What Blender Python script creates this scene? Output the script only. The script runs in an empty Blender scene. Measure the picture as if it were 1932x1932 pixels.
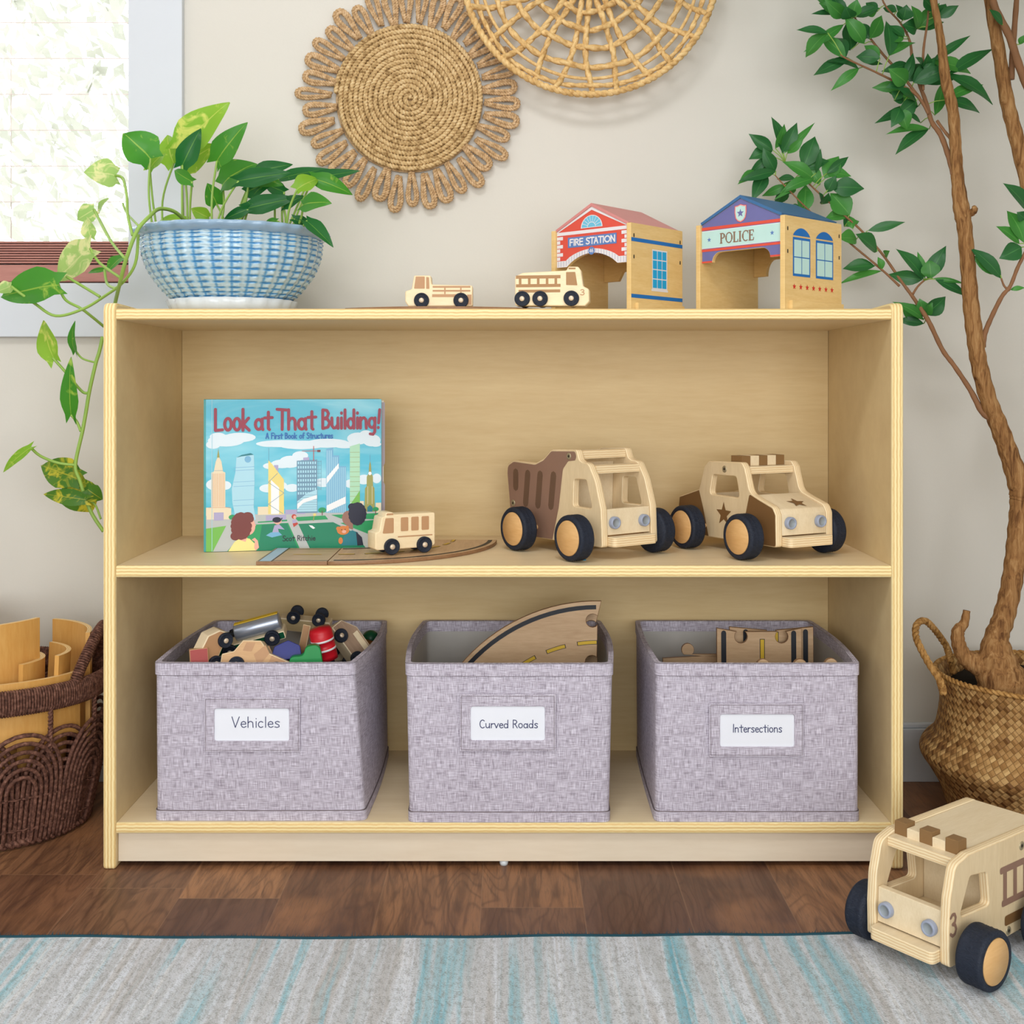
import bpy, bmesh, math, random
from mathutils import Vector as V, Matrix, Euler
from mathutils.geometry import tessellate_polygon
C = bpy.context.scene
COL = C.collection
PI = math.pi
random.seed(7)

# ------------------------------------------------------------------ camera
FPX = 2220.0            # focal length in pixels of the 1932 px frame
ZC = 0.737              # camera height
cam = bpy.data.cameras.new('camera'); co = bpy.data.objects.new('camera', cam); COL.objects.link(co)
cam.sensor_width = 36.0; cam.lens = 36.0 * FPX / 1932.0
cam.shift_y = -(966 - 727) / 1932.0
cam.clip_start = 0.01
co.location = (0, 0, ZC); co.rotation_euler = (PI / 2, 0, 0)
C.camera = co
# ------------------------------------------------------------------ world, lights, exposure
w = bpy.data.worlds.new('world'); C.world = w; w.use_nodes = True
bg = w.node_tree.nodes['Background']
bg.inputs[0].default_value = (0.93, 0.97, 1.0, 1); bg.inputs[1].default_value = 3.0
def area(name, loc, target, sx, sy, power, col):
    l = bpy.data.lights.new(name, 'AREA'); l.shape = 'RECTANGLE'; l.size = sx; l.size_y = sy
    l.energy = power; l.color = col
    o = bpy.data.objects.new(name, l); COL.objects.link(o); o.location = loc
    o.rotation_euler = (V(target) - V(loc)).to_track_quat('-Z', 'Y').to_euler()
    return o
area('daylight_front', (0.0, -1.45, 1.05), (-0.05, 2.0, 0.55), 3.1, 1.5, 70, (0.93, 0.97, 1.0))
area('ceiling_lamp', (-0.25, 0.45, 2.46), (-0.05, 1.95, 0.6), 0.8, 0.5, 20, (0.98, 0.98, 1.0))
area('daylight_side', (-1.9, 0.75, 1.55), (0.35, 2.05, 0.75), 1.0, 1.3, 4, (0.98, 0.99, 1.0))
area('daylight_window', (-1.35, 2.42, 1.65), (-0.3, 1.6, 0.7), 0.95, 1.2, 4, (0.93, 0.97, 1.0))
C.view_settings.view_transform = 'Standard'; C.view_settings.look = 'None'
C.view_settings.exposure = 0.0; C.view_settings.gamma = 1.0; C.view_settings.use_curve_mapping = False
C.cycles.max_bounces = 8; C.cycles.transparent_max_bounces = 12

def P(px, py, Y):       # pixel of the photograph at a real depth Y -> point in the room
    return V(((px - 966) / FPX * Y, Y, ZC + (727 - py) / FPX * Y))

# ------------------------------------------------------------------ materials
def lin(c):
    c = c / 255.0
    return c / 12.92 if c <= 0.04045 else ((c + 0.055) / 1.055) ** 2.4
def rgb(r, g, b): return (lin(r), lin(g), lin(b), 1.0)
MATS = {}
class NT:
    def __init__(s, name):
        s.m = bpy.data.materials.new(name); s.m.use_nodes = True; s.t = s.m.node_tree; s.n = s.t.nodes
        s.b = s.n['Principled BSDF']; s.out = s.n['Material Output']; MATS[name] = s.m
    def a(s, typ, **kw):
        nd = s.n.new(typ)
        for k, v in kw.items(): setattr(nd, k, v)
        return nd
    def l(s, x, y): s.t.links.new(x, y)
    def put(s, sock, v):
        if hasattr(v, 'links') or isinstance(v, bpy.types.NodeSocket): s.l(v, sock)
        else: sock.default_value = v
    def math(s, op, x, y=0.0, z=None):
        nd = s.a('ShaderNodeMath', operation=op); s.put(nd.inputs[0], x); s.put(nd.inputs[1], y)
        if z is not None: s.put(nd.inputs[2], z)
        return nd.outputs[0]
    def coord(s, kind='Object', scale=(1, 1, 1), rot=(0, 0, 0)):
        t = s.a('ShaderNodeTexCoord'); mp = s.a('ShaderNodeMapping')
        mp.inputs['Scale'].default_value = scale; mp.inputs['Rotation'].default_value = rot
        s.l(t.outputs[kind], mp.inputs[0]); return mp.outputs[0]
    def noise(s, vec, scale=5, detail=3, rough=0.5, dist=0.0):
        nd = s.a('ShaderNodeTexNoise'); nd.inputs['Scale'].default_value = scale
        nd.inputs['Detail'].default_value = detail; nd.inputs['Roughness'].default_value = rough
        nd.inputs['Distortion'].default_value = dist
        if vec is not None: s.l(vec, nd.inputs['Vector'])
        return nd.outputs['Fac']
    def ramp(s, fac, stops, interp='LINEAR'):
        nd = s.a('ShaderNodeValToRGB'); nd.color_ramp.interpolation = interp; e = nd.color_ramp.elements
        e[0].position, e[0].color = stops[0]; e[1].position, e[1].color = stops[-1]
        for p, c in stops[1:-1]:
            x = e.new(p); x.color = c
        s.l(fac, nd.inputs[0]); return nd.outputs[0]
    def mix(s, fac, c1, c2, blend='MIX'):
        nd = s.a('ShaderNodeMix', data_type='RGBA', blend_type=blend)
        s.put(nd.inputs[0], fac); s.put(nd.inputs[6], c1); s.put(nd.inputs[7], c2); return nd.outputs[2]
    def sep(s, vec):
        nd = s.a('ShaderNodeSeparateXYZ'); s.l(vec, nd.inputs[0]); return nd.outputs
    def comb(s, x, y, z=0.0):
        nd = s.a('ShaderNodeCombineXYZ'); s.put(nd.inputs[0], x); s.put(nd.inputs[1], y); s.put(nd.inputs[2], z); return nd.outputs[0]
    def bump(s, h, strength=0.3, dist=0.001):
        nd = s.a('ShaderNodeBump'); nd.inputs['Strength'].default_value = strength; nd.inputs['Distance'].default_value = dist
        s.l(h, nd.inputs['Height']); s.l(nd.outputs[0], s.b.inputs['Normal'])
    def fin(s, col, rough=0.5, spec=0.4, metal=0.0, coat=0.0):
        s.put(s.b.inputs['Base Color'], col); s.put(s.b.inputs['Roughness'], rough)
        s.b.inputs['Specular IOR Level'].default_value = spec; s.b.inputs['Metallic'].default_value = metal
        s.b.inputs['Coat Weight'].default_value = coat
        return s.m
def plain(name, c, rough=0.5, spec=0.4, metal=0.0, coat=0.0, var=0.06):
    t = NT(name); n = t.noise(t.coord('Object'), 35, 3)
    d = tuple(x * (1 - var * 2) for x in c[:3]) + (1,)
    return t.fin(t.mix(n, d, c), rough, spec, metal, coat)
def wood(name, c1, c2, scale=(3, 3, 40), rot=(0, 0, 0), rough=0.42, spec=0.35, fine=260):
    t = NT(name); v = t.coord('Object', scale, rot)
    n = t.noise(v, 2.2, 5, 0.55, 0.6)
    v2 = t.coord('Object', tuple(x * 4 for x in scale), rot); n2 = t.noise(v2, 3.0, 3, 0.6)
    f = t.math('MULTIPLY_ADD', n2, 0.45, t.math('MULTIPLY', n, 0.55))
    m = t.fin(t.ramp(f, [(0.3, c1), (0.7, c2)]), rough, spec)
    t.bump(n2, 0.06, 0.0006)
    return m
def ply(name, c1, c2, period=0.0042, rough=0.5):
    t = NT(name); uv = t.sep(t.coord('UV'))
    nz = t.noise(t.coord('UV', (30, 8, 1)), 3, 2)
    ph = t.math('ADD', t.math('MULTIPLY', uv[1], 1.0 / period), t.math('MULTIPLY', nz, 0.35))
    sn = t.math('SINE', t.math('MULTIPLY', ph, 2 * PI))
    n2 = t.noise(t.coord('UV', (40, 300, 1)), 2, 2)
    f = t.math('ADD', t.math('MULTIPLY_ADD', sn, 0.36, 0.5), t.math('MULTIPLY_ADD', n2, 0.5, -0.25))
    return t.fin(t.ramp(f, [(0.15, c1), (0.75, c2)]), rough, 0.35)

birch = wood('birch_panel', rgb(218, 192, 144), rgb(234, 211, 164), (18, 2.2, 2.2))       # grain along z of upright panels
birch_h = wood('birch_back', rgb(218, 188, 134), rgb(230, 204, 152), (1.6, 5, 14))
birch_top = wood('birch_board_lit', rgb(231, 208, 168), rgb(243, 223, 186), (1.6, 14, 5))  # same birch as the panels, lightened so the boards look better lit
kick = wood('birch_kickboard', rgb(222, 206, 182), rgb(232, 218, 196), (1.5, 5, 12))
ply_shelf = ply('ply_edge_shelf', rgb(224, 188, 124), rgb(248, 228, 172), 0.0050)
ply_toy = ply('ply_edge_toy', rgb(226, 194, 146), rgb(244, 224, 186), 0.0036)
toy_face = wood('toy_birch', rgb(218, 192, 150), rgb(234, 211, 172), (30, 30, 4))
toy_pale = wood('toy_birch_pale', rgb(226, 205, 168), rgb(240, 222, 190), (6, 40, 20))
toy_cream = wood('toy_maple', rgb(240, 216, 172), rgb(250, 230, 192), (10, 30, 50), rough=0.38)
tan_print = plain('tan_print', rgb(196, 150, 108), 0.5)
tan_dark = plain('ladder_print', rgb(176, 132, 84), 0.5)
mauve = plain('mauve_paint', rgb(150, 116, 98), 0.5)
mauve_dark = plain('mauve_dark_paint', rgb(112, 84, 66), 0.5)
brown_paint = plain('brown_paint', rgb(128, 92, 54), 0.5)
brown_block = plain('brown_block_paint', rgb(140, 106, 66), 0.5)
def rubber():
    t = NT('dark_rubber'); n = t.noise(t.coord('Object', (1, 0.35, 1)), 330, 3, 0.6, 0.8)
    m = t.fin(t.mix(n, rgb(18, 24, 38), rgb(38, 46, 62)), 0.6, 0.35); t.bump(n, 0.7, 0.002); return m
tire_m = rubber()
hub_m = wood('hub_wood', rgb(208, 158, 98), rgb(226, 182, 124), (4, 40, 24))
lamp_m = plain('grey_blue_plastic', rgb(158, 166, 186), 0.4)
lamp_in = plain('grey_blue_inner', rgb(150, 158, 164), 0.4)
steel = plain('screw_steel', rgb(176, 162, 132), 0.35, 0.5, 0.45)
steel_pin = plain('axle_pin', rgb(225, 205, 180), 0.4, 0.5, 0.3)
black = plain('black_print', rgb(22, 26, 36), 0.5)
dark_hole = plain('screw_recess', rgb(50, 42, 30), 0.6)
yellow_print = plain('yellow_print', rgb(222, 182, 48), 0.5)
white_print = plain('white_print', rgb(232, 228, 230), 0.5, var=0.02)
station_wood = wood('station_wood', rgb(224, 186, 118), rgb(238, 206, 144), (5, 5, 30))
station_in = wood('station_inner_wood', rgb(206, 164, 98), rgb(222, 184, 120), (5, 5, 30))
red_print = plain('red_print', rgb(226, 84, 66), 0.5)
pink_roof = plain('pink_roof_paint', rgb(216, 140, 136), 0.45)
sign_blue = plain('sign_blue', rgb(96, 132, 192), 0.5)
win_blue = plain('cyan_print', rgb(24, 170, 226), 0.5)
light_blue = plain('sky_print', rgb(112, 196, 226), 0.5)
line_blue = plain('blue_print', rgb(20, 112, 190), 0.5)
pol_purple = plain('police_purple', rgb(112, 112, 168), 0.5)
pol_roof = plain('police_roof_paint', rgb(60, 110, 160), 0.45)
pol_mint = plain('mint_print', rgb(196, 232, 226), 0.5)
pol_brown = plain('letter_brown', rgb(140, 112, 90), 0.5)
star_red = plain('star_red', rgb(214, 44, 32), 0.5)
road_face = wood('road_wood', rgb(186, 150, 112), rgb(212, 180, 142), (3, 24, 24))
road_edge = wood('road_edge_wood', rgb(132, 96, 66), rgb(160, 122, 88), (20, 20, 60))
pale_blue = plain('pale_blue_print', rgb(184, 208, 226), 0.5)
card_m = plain('label_card', rgb(236, 238, 246), 0.6, var=0.01)
ink = plain('blue_black_ink', rgb(58, 62, 104), 0.6)
lining = plain('bin_lining', rgb(196, 192, 186), 0.8, 0.2)
wallm = NT('wall_paint'); _n = wallm.noise(wallm.coord('Object'), 220, 3)
wallm.fin(wallm.mix(wallm.noise(wallm.coord('Object'), 1.5, 2), rgb(214, 210, 201), rgb(220, 216, 207)), 0.7, 0.25); wallm.bump(_n, 0.12, 0.001)
trim_m = plain('trim_white', rgb(214, 219, 226), 0.45, 0.4, var=0.01)
ceil_m = plain('ceiling_paint', rgb(240, 238, 232), 0.8, 0.2, var=0.01)
blind_m = wood('blind_mahogany_hazed', rgb(164, 108, 100), rgb(190, 134, 122), (2, 20, 20))  # mahogany lightened, the bright window's haze is in the colour
slat_m = plain('blind_slat_overexposed', rgb(236, 224, 218), 0.5, var=0.02)  # open mahogany slats, backlit overexposure painted as a pale colour

def fabric():
    t = NT('linen_weave'); uv = t.coord('UV', (1, 1, 1))
    a = t.noise(t.coord('UV', (60, 900, 1)), 1.0, 2, 0.6); b = t.noise(t.coord('UV', (900, 60, 1)), 1.0, 2, 0.6)
    s = t.sep(uv)
    wv = t.math('MULTIPLY', t.math('SINE', t.math('MULTIPLY', s[0], 2600.0)), t.math('SINE', t.math('MULTIPLY', s[1], 2600.0)))
    f = t.math('ADD', t.math('ADD', t.math('MULTIPLY', a, 0.55), t.math('MULTIPLY', b, 0.55)), t.math('MULTIPLY', wv, 0.10))
    big = t.noise(t.coord('UV', (14, 60, 1)), 1.0, 2)
    f = t.math('ADD', f, t.math('MULTIPLY_ADD', big, 0.08, -0.09))
    m = t.fin(t.ramp(f, [(0.36, rgb(140, 130, 142)), (0.5, rgb(190, 182, 196)), (0.68, rgb(230, 225, 236))]), 0.9, 0.15)
    t.bump(f, 0.5, 0.0008); return m
linen = fabric()
seam_m = plain('seam_thread', rgb(120, 106, 108), 0.9)

def leafmat(name, dark, light, varieg, edge=0.15, trans=0.45, nscale=30, thr=0.55):
    t = NT(name); uv = t.sep(t.coord('UV'))
    mid = t.math('LESS_THAN', t.math('ABSOLUTE', t.math('SUBTRACT', uv[0], 0.5)), 0.022)
    n = t.noise(t.coord('Object'), nscale, 3, 0.6, 1.2)
    n2 = t.noise(t.coord('Object'), 9, 1)
    base = t.mix(n2, dark, light)
    col = t.mix(t.ramp(n, [(thr, (0, 0, 0, 1)), (thr + 0.12, (1, 1, 1, 1))]), base, varieg)
    col = t.mix(t.math('MULTIPLY', mid, 0.6), col, varieg)
    t.fin(col, 0.38, 0.4)
    tr = t.a('ShaderNodeBsdfTranslucent'); t.l(col, tr.inputs[0])
    mx = t.a('ShaderNodeMixShader'); mx.inputs[0].default_value = trans
    t.l(t.b.outputs[0], mx.inputs[1]); t.l(tr.outputs[0], mx.inputs[2]); t.l(mx.outputs[0], t.out.inputs[0])
    return t.m
poth_green = leafmat('pothos_leaf_green', rgb(40, 120, 44), rgb(96, 176, 52), rgb(176, 208, 84), thr=0.62)
poth_light = leafmat('pothos_leaf_lime', rgb(120, 182, 50), rgb(172, 212, 66), rgb(216, 226, 110), thr=0.56)
poth_dark = leafmat('pothos_leaf_dark', rgb(20, 92, 44), rgb(44, 126, 52), rgb(120, 178, 70), thr=0.68)
poth_backlit = leafmat('pothos_leaf_backlit', rgb(150, 200, 110), rgb(196, 222, 130), rgb(236, 238, 170), thr=0.5, trans=0.55)  # leaves by the window, backlight painted in as a paler green
poth_vari = leafmat('pothos_leaf_variegated', rgb(60, 118, 44), rgb(110, 156, 44), rgb(214, 206, 64), thr=0.5)
stem_m = plain('pothos_stem', rgb(150, 186, 84), 0.45)
tree_a = leafmat('tree_leaf', rgb(50, 122, 52), rgb(88, 164, 68), rgb(116, 180, 88), thr=0.75, trans=0.3)
tree_b = leafmat('tree_leaf_dark', rgb(30, 88, 46), rgb(54, 120, 58), rgb(80, 146, 72), thr=0.75, trans=0.22)
twig_m = plain('twig_bark', rgb(150, 108, 76), 0.75, 0.2, var=0.15)
def bark():
    t = NT('tree_bark'); v = t.coord('Object', (60, 60, 9)); n = t.noise(v, 2.0, 5, 0.65, 1.0)
    m = t.fin(t.ramp(n, [(0.32, rgb(96, 62, 36)), (0.5, rgb(150, 108, 66)), (0.72, rgb(186, 146, 98))]), 0.85, 0.15)
    t.bump(n, 0.8, 0.003); return m
bark_m = bark()
soil_m = plain('dark_moss', rgb(36, 28, 18), 0.95, 0.1, var=0.3)
def fibre(name, c1, c2, c3, sc=(40, 40, 40)):
    t = NT(name); n = t.noise(t.coord('Object', sc), 3, 4, 0.6)
    m = t.fin(t.ramp(n, [(0.3, c1), (0.5, c2), (0.72, c3)]), 0.75, 0.2); t.bump(n, 0.3, 0.001); return m
jute = fibre('seagrass_rope', rgb(140, 108, 66), rgb(206, 174, 124), rgb(230, 204, 158))
jute2 = fibre('seagrass_loop', rgb(160, 126, 88), rgb(200, 166, 124), rgb(224, 194, 156))
hyac = fibre('water_hyacinth', rgb(188, 146, 88), rgb(222, 184, 124), rgb(238, 208, 152), (30, 30, 30))
wick = fibre('brown_wicker', rgb(60, 38, 32), rgb(102, 68, 56), rgb(144, 104, 88), (60, 60, 60))
braid_m = fibre('basket_handle_fibre', rgb(120, 82, 40), rgb(172, 128, 72), rgb(204, 162, 102))
def weave():
    t = NT('seagrass_weave'); uv = t.sep(t.coord('UV'))
    k = 82.0
    u = t.math('MULTIPLY', t.math('ADD', uv[0], uv[1]), k); v = t.math('MULTIPLY', t.math('SUBTRACT', uv[0], uv[1]), k)
    fu = t.math('FLOOR', u); fv = t.math('FLOOR', v)
    par = t.math('LESS_THAN', t.math('FLOORED_MODULO', t.math('ADD', fu, t.math('MULTIPLY', fv, 1.0)), 2.0), 0.5)
    wn = t.a('ShaderNodeTexWhiteNoise', noise_dimensions='2D')
    t.l(t.comb(t.math('FLOOR', t.math('MULTIPLY', u, 0.5)), fv), wn.inputs['Vector'])
    eu = t.math('ABSOLUTE', t.math('SUBTRACT', t.math('FRACT', u), 0.5)); ev = t.math('ABSOLUTE', t.math('SUBTRACT', t.math('FRACT', v), 0.5))
    h = t.math('ADD', t.math('MULTIPLY', par, t.math('SUBTRACT', 0.5, ev)), t.math('MULTIPLY', t.math('SUBTRACT', 1.0, par), t.math('SUBTRACT', 0.5, eu)))
    gap = t.math('GREATER_THAN', t.math('MAXIMUM', eu, ev), 0.44)
    col = t.ramp(t.math('ADD', t.math('MULTIPLY', wn.outputs['Value'], 0.7), t.math('MULTIPLY', par, 0.25)), [(0.05, rgb(118, 80, 42)), (0.45, rgb(164, 122, 72)), (0.95, rgb(206, 168, 112))])
    m = t.fin(t.mix(t.math('MULTIPLY', gap, 0.6), col, rgb(96, 64, 32)), 0.7, 0.25); t.bump(h, 0.9, 0.004); return m
weave_m = weave()
def bentwood():
    return wood('bent_wood', rgb(208, 150, 74), rgb(224, 174, 100), (20, 20, 3))
bent_m = bentwood()
bent_edge = ply('bent_wood_edge', rgb(204, 158, 92), rgb(244, 214, 156), 0.003)

def glaze():
    t = NT('blue_basket_glaze'); uv = t.sep(t.coord('UV'))
    rows = t.math('MULTIPLY', uv[1], 2 * PI * 16.0); cols = t.math('MULTIPLY', uv[0], 2 * PI * 30.0)
    nz = t.noise(t.coord('UV', (30, 20, 1)), 2, 2)
    r = t.math('SINE', t.math('ADD', rows, t.math('MULTIPLY_ADD', nz, 1.6, -0.8)))
    c = t.math('SINE', cols)
    c01 = t.math('POWER', t.math('MULTIPLY_ADD', c, 0.5, 0.5), 3.0)
    g = t.math('POWER', t.math('MULTIPLY_ADD', r, -0.5, 0.5), 2.2)
    gv = t.math('POWER', t.math('MULTIPLY_ADD', t.math('SINE', t.math('ADD', cols, 1.2)), -0.5, 0.5), 9.0)
    f = t.math('SUBTRACT', 0.86, t.math('MAXIMUM', t.math('MULTIPLY', g, t.math('MULTIPLY_ADD', c01, -0.62, 0.80)), t.math('MULTIPLY', gv, 0.55)))
    f = t.math('ADD', f, t.math('MULTIPLY_ADD', nz, 0.3, -0.15))
    m = t.fin(t.ramp(f, [(0.14, rgb(44, 124, 184)), (0.45, rgb(120, 174, 208)), (0.8, rgb(188, 212, 222))]), 0.16, 0.6, coat=0.3)
    t.bump(f, 0.55, 0.003); return m
glaze_m = glaze()
rim_glaze = plain('rim_glaze', rgb(150, 180, 206), 0.15, 0.6, coat=0.3)
saucer_m = plain('white_porcelain', rgb(214, 220, 224), 0.2, 0.5, var=0.02)

def floor_mat():
    t = NT('plank_floor'); s = t.sep(t.coord('Object'))
    x = t.math('MULTIPLY', t.math('ADD', s[0], 0.044), 1 / 0.145); ix = t.math('FLOOR', x)
    wn = t.a('ShaderNodeTexWhiteNoise', noise_dimensions='1D'); t.l(ix, wn.inputs['W'])
    y = t.math('ADD', t.math('MULTIPLY', s[1], 1 / 0.9), t.math('MULTIPLY', wn.outputs['Value'], 3.7)); iy = t.math('FLOOR', y)
    w2 = t.a('ShaderNodeTexWhiteNoise', noise_dimensions='2D'); t.l(t.comb(ix, iy), w2.inputs['Vector'])
    pid = w2.outputs['Value']
    gv = t.comb(t.math('MULTIPLY_ADD', pid, 31.0, t.math('MULTIPLY', s[0], 30.0)), t.math('MULTIPLY_ADD', pid, 17.0, t.math('MULTIPLY', s[1], 3.2)), pid)
    g = t.noise(gv, 1.0, 6, 0.62, 1.6)
    fv = t.comb(t.math('MULTIPLY', s[0], 420.0), t.math('MULTIPLY', s[1], 26.0), pid); g2 = t.noise(fv, 1.0, 3, 0.6, 0.6)
    bv = t.comb(t.math('MULTIPLY_ADD', pid, 9.0, t.math('MULTIPLY', s[0], 6.0)), t.math('MULTIPLY', s[1], 5.0), pid); g3 = t.noise(bv, 1.0, 3)
    base = t.ramp(pid, [(0.0, rgb(118, 80, 58)), (0.3, rgb(142, 100, 70)), (0.55, rgb(106, 74, 58)), (0.8, rgb(164, 118, 82)), (1.0, rgb(128, 86, 60))])
    c = t.mix(t.math('MULTIPLY', t.ramp(g, [(0.40, (1, 1, 1, 1)), (0.58, (0, 0, 0, 1))]), 0.62), base, rgb(78, 48, 34))
    rg = t.noise(t.comb(t.math('MULTIPLY_ADD', pid, 13.0, t.math('MULTIPLY', s[0], 11.0)), t.math('MULTIPLY_ADD', pid, 7.0, t.math('MULTIPLY', s[1], 2.4)), pid), 1.0, 2, 0.5, 0.5)
    ring = t.math('POWER', t.math('MULTIPLY_ADD', t.math('SINE', t.math('MULTIPLY', rg, 95.0)), 0.5, 0.5), 5.0)
    c = t.mix(t.math('MULTIPLY', ring, 0.42), c, rgb(70, 42, 30))
    c = t.mix(t.ramp(g3, [(0.5, (0, 0, 0, 1)), (0.75, (.6, .6, .6, 1))]), c, rgb(176, 122, 78))
    c = t.mix(t.math('MULTIPLY', t.ramp(g2, [(0.3, (1, 1, 1, 1)), (0.5, (0, 0, 0, 1))]), 0.42), c, rgb(60, 38, 30))
    ex = t.math('ABSOLUTE', t.math('SUBTRACT', t.math('FRACT', x), 0.5)); ey = t.math('ABSOLUTE', t.math('SUBTRACT', t.math('FRACT', y), 0.5))
    seam = t.math('MAXIMUM', t.math('GREATER_THAN', ex, 0.494), t.math('GREATER_THAN', ey, 0.4988))
    c = t.mix(t.math('MULTIPLY', seam, 0.4), c, rgb(150, 114, 86))
    m = t.fin(c, t.math('MULTIPLY_ADD', g2, 0.2, 0.36), 0.4); t.bump(g2, 0.25, 0.0006); return m
floor_m = floor_mat()
def rug_mat():
    t = NT('striped_pile'); s = t.sep(t.coord('Object'))
    warp = t.math('MULTIPLY_ADD', t.noise(t.coord('Object', (8, 8, 1)), 1.0, 2), 0.012, s[0])
    st = t.noise(t.comb(t.math('MULTIPLY', warp, 21.0), t.math('MULTIPLY', s[1], 0.7), 0.0), 1.0, 3, 0.6)
    st2 = t.noise(t.comb(t.math('MULTIPLY', warp, 70.0), t.math('MULTIPLY', s[1], 1.2), 3.0), 1.0, 2, 0.6)
    col = t.ramp(st, [(0.34, rgb(130, 194, 212)), (0.42, rgb(172, 216, 228)), (0.47, rgb(228, 234, 242)), (0.52, rgb(212, 215, 219)), (0.56, rgb(238, 243, 252)), (0.62, rgb(208, 205, 204)), (0.68, rgb(178, 216, 228))])
    col = t.mix(t.ramp(st2, [(0.42, (0, 0, 0, 1)), (0.68, (.75, .75, .75, 1))]), col, rgb(206, 205, 206))
    col = t.mix(t.ramp(st2, [(0.3, (.7, .7, .7, 1)), (0.42, (0, 0, 0, 1))]), col, rgb(240, 240, 242))
    p = t.noise(t.coord('Object', (1, 1, 1)), 420, 3, 0.7); p2 = t.noise(t.coord('Object', (1, 0.5, 1)), 190, 2)
    pf = t.math('MULTIPLY_ADD', p, 0.6, t.math('MULTIPLY', p2, 0.4))
    col = t.mix(t.ramp(pf, [(0.38, (.6, .6, .6, 1)), (0.52, (0, 0, 0, 1))]), col, rgb(146, 146, 142))
    m = t.fin(col, 0.95, 0.1); t.bump(pf, 0.9, 0.006); return m
rug_m = rug_mat()
teal = plain('teal_binding', rgb(46, 84, 98), 0.9, 0.1, var=0.2)
# ------------------------------------------------------------------ mesh helpers
class MB:
    def __init__(s): s.v = []; s.f = []; s.mi = []; s.uv = []; s.sm = []
    def add(s, vs, fs, mi=0, uvs=None, smooth=False, M=None):
        k = len(s.v)
        s.v += [tuple(M @ V(p)) for p in vs] if M else [tuple(p) for p in vs]
        for i, f in enumerate(fs):
            s.f.append([k + j for j in f]); s.mi.append(mi[i] if isinstance(mi, list) else mi)
            s.uv.append(uvs[i] if uvs else [(vs[j][0], vs[j][1]) for j in f]); s.sm.append(smooth)
def off(pl, d):          # inset (d>0) of a closed 2D outline
    n = len(pl); A = sum(pl[i][0] * pl[(i + 1) % n][1] - pl[(i + 1) % n][0] * pl[i][1] for i in range(n))
    sg = 1 if A > 0 else -1; out = []
    for i in range(n):
        a, b, c = V(pl[i - 1]).to_2d(), V(pl[i]).to_2d(), V(pl[(i + 1) % n]).to_2d()
        e1 = (b - a); e2 = (c - b)
        if e1.length < 1e-9 or e2.length < 1e-9: out.append(tuple(b)); continue
        e1.normalize(); e2.normalize()
        n1 = V((-e1.y, e1.x)) * sg; n2 = V((-e2.y, e2.x)) * sg
        m = n1 + n2
        if m.length < 1e-6: out.append(tuple(b)); continue
        m.normalize(); k = d / max(0.35, m.dot(n1)); out.append((b.x + m.x * k, b.y + m.y * k))
    return out
def prism(mb, outline, z0, z1, mf=0, me=1, holes=(), M=None, bev=0.0, mtop=None):
    lays = [(z0, 0.0), (z1, 0.0)] if bev <= 0 else [(z0, bev), (z0 + bev * .3, bev * .3), (z0 + bev, 0), (z1 - bev, 0), (z1 - bev * .3, bev * .3), (z1, bev)]
    loops = [list(outline)] + [list(h) for h in holes]
    def L(d): return [off(l, d if i == 0 else -d) for i, l in enumerate(loops)] if d else loops
    for end, (z, d) in ((0, lays[0]), (1, lays[-1])):
        ls = L(d); flat = [p for l in ls for p in l]
        tris = tessellate_polygon([[V((p[0], p[1], 0)) for p in l] for l in ls])
        mb.add([(p[0], p[1], z) for p in flat], [list(t) for t in tris], (mtop if (end and mtop is not None) else mf), None, False, M)
    for li, l in enumerate(loops):
        n = len(l); per = [0.0]
        for i in range(n): per.append(per[-1] + (V(l[i]) - V(l[(i + 1) % n])).length)
        vs = []; fs = []; uvs = []
        for (z, d) in lays:
            q = L(d)[li]; vs += [(p[0], p[1], z) for p in q]
        for k in range(len(lays) - 1):
            for i in range(n):
                j = (i + 1) % n
                fs.append([k * n + i, k * n + j, (k + 1) * n + j, (k + 1) * n + i])
                za, zb = lays[k][0] - z0, lays[k + 1][0] - z0
                uvs.append([(per[i], za), (per[i + 1], za), (per[i + 1], zb), (per[i], zb)])
        mb.add(vs, fs, me, uvs, n > 40, M)
def rp(pts, r, n=5):     # rounded polygon; r is one radius or one per corner
    out = []; m = len(pts)
    for i in range(m):
        a, b, c = V(pts[i - 1]).to_2d(), V(pts[i]).to_2d(), V(pts[(i + 1) % m]).to_2d()
        rr = r[i] if isinstance(r, (list, tuple)) else r
        e1 = a - b; e2 = c - b; l1 = e1.length; l2 = e2.length
        if rr <= 0 or l1 < 1e-9 or l2 < 1e-9: out.append(tuple(b)); continue
        e1 /= l1; e2 /= l2; cs = max(-0.999, min(0.999, e1.dot(e2))); ang = math.acos(cs)
        t = min(rr / math.tan(ang / 2), l1 * .49, l2 * .49)
        p1 = b + e1 * t; p2 = b + e2 * t
        for k in range(n + 1):
            u = k / n; out.append(tuple(p1 * (1 - u) ** 2 + b * 2 * u * (1 - u) + p2 * u * u))
    return out
def rect(x0, y0, x1, y1): return [(x0, y0), (x1, y0), (x1, y1), (x0, y1)]
def box(mb, x0, x1, y0, y1, z0, z1, mi=0, bev=0.001, M=None, me=None):
    prism(mb, rect(x0, y0, x1, y1), z0, z1, mi, mi if me is None else me, (), M, bev)
def circ(cx, cy, r, n=24, ry=None, a0=0, a1=2 * PI):
    full = abs(a1 - a0 - 2 * PI) < 1e-6
    return [(cx + r * math.cos(a0 + (a1 - a0) * i / (n if full else n - 1)), cy + (ry or r) * math.sin(a0 + (a1 - a0) * i / (n if full else n - 1))) for i in range(n)]
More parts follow.
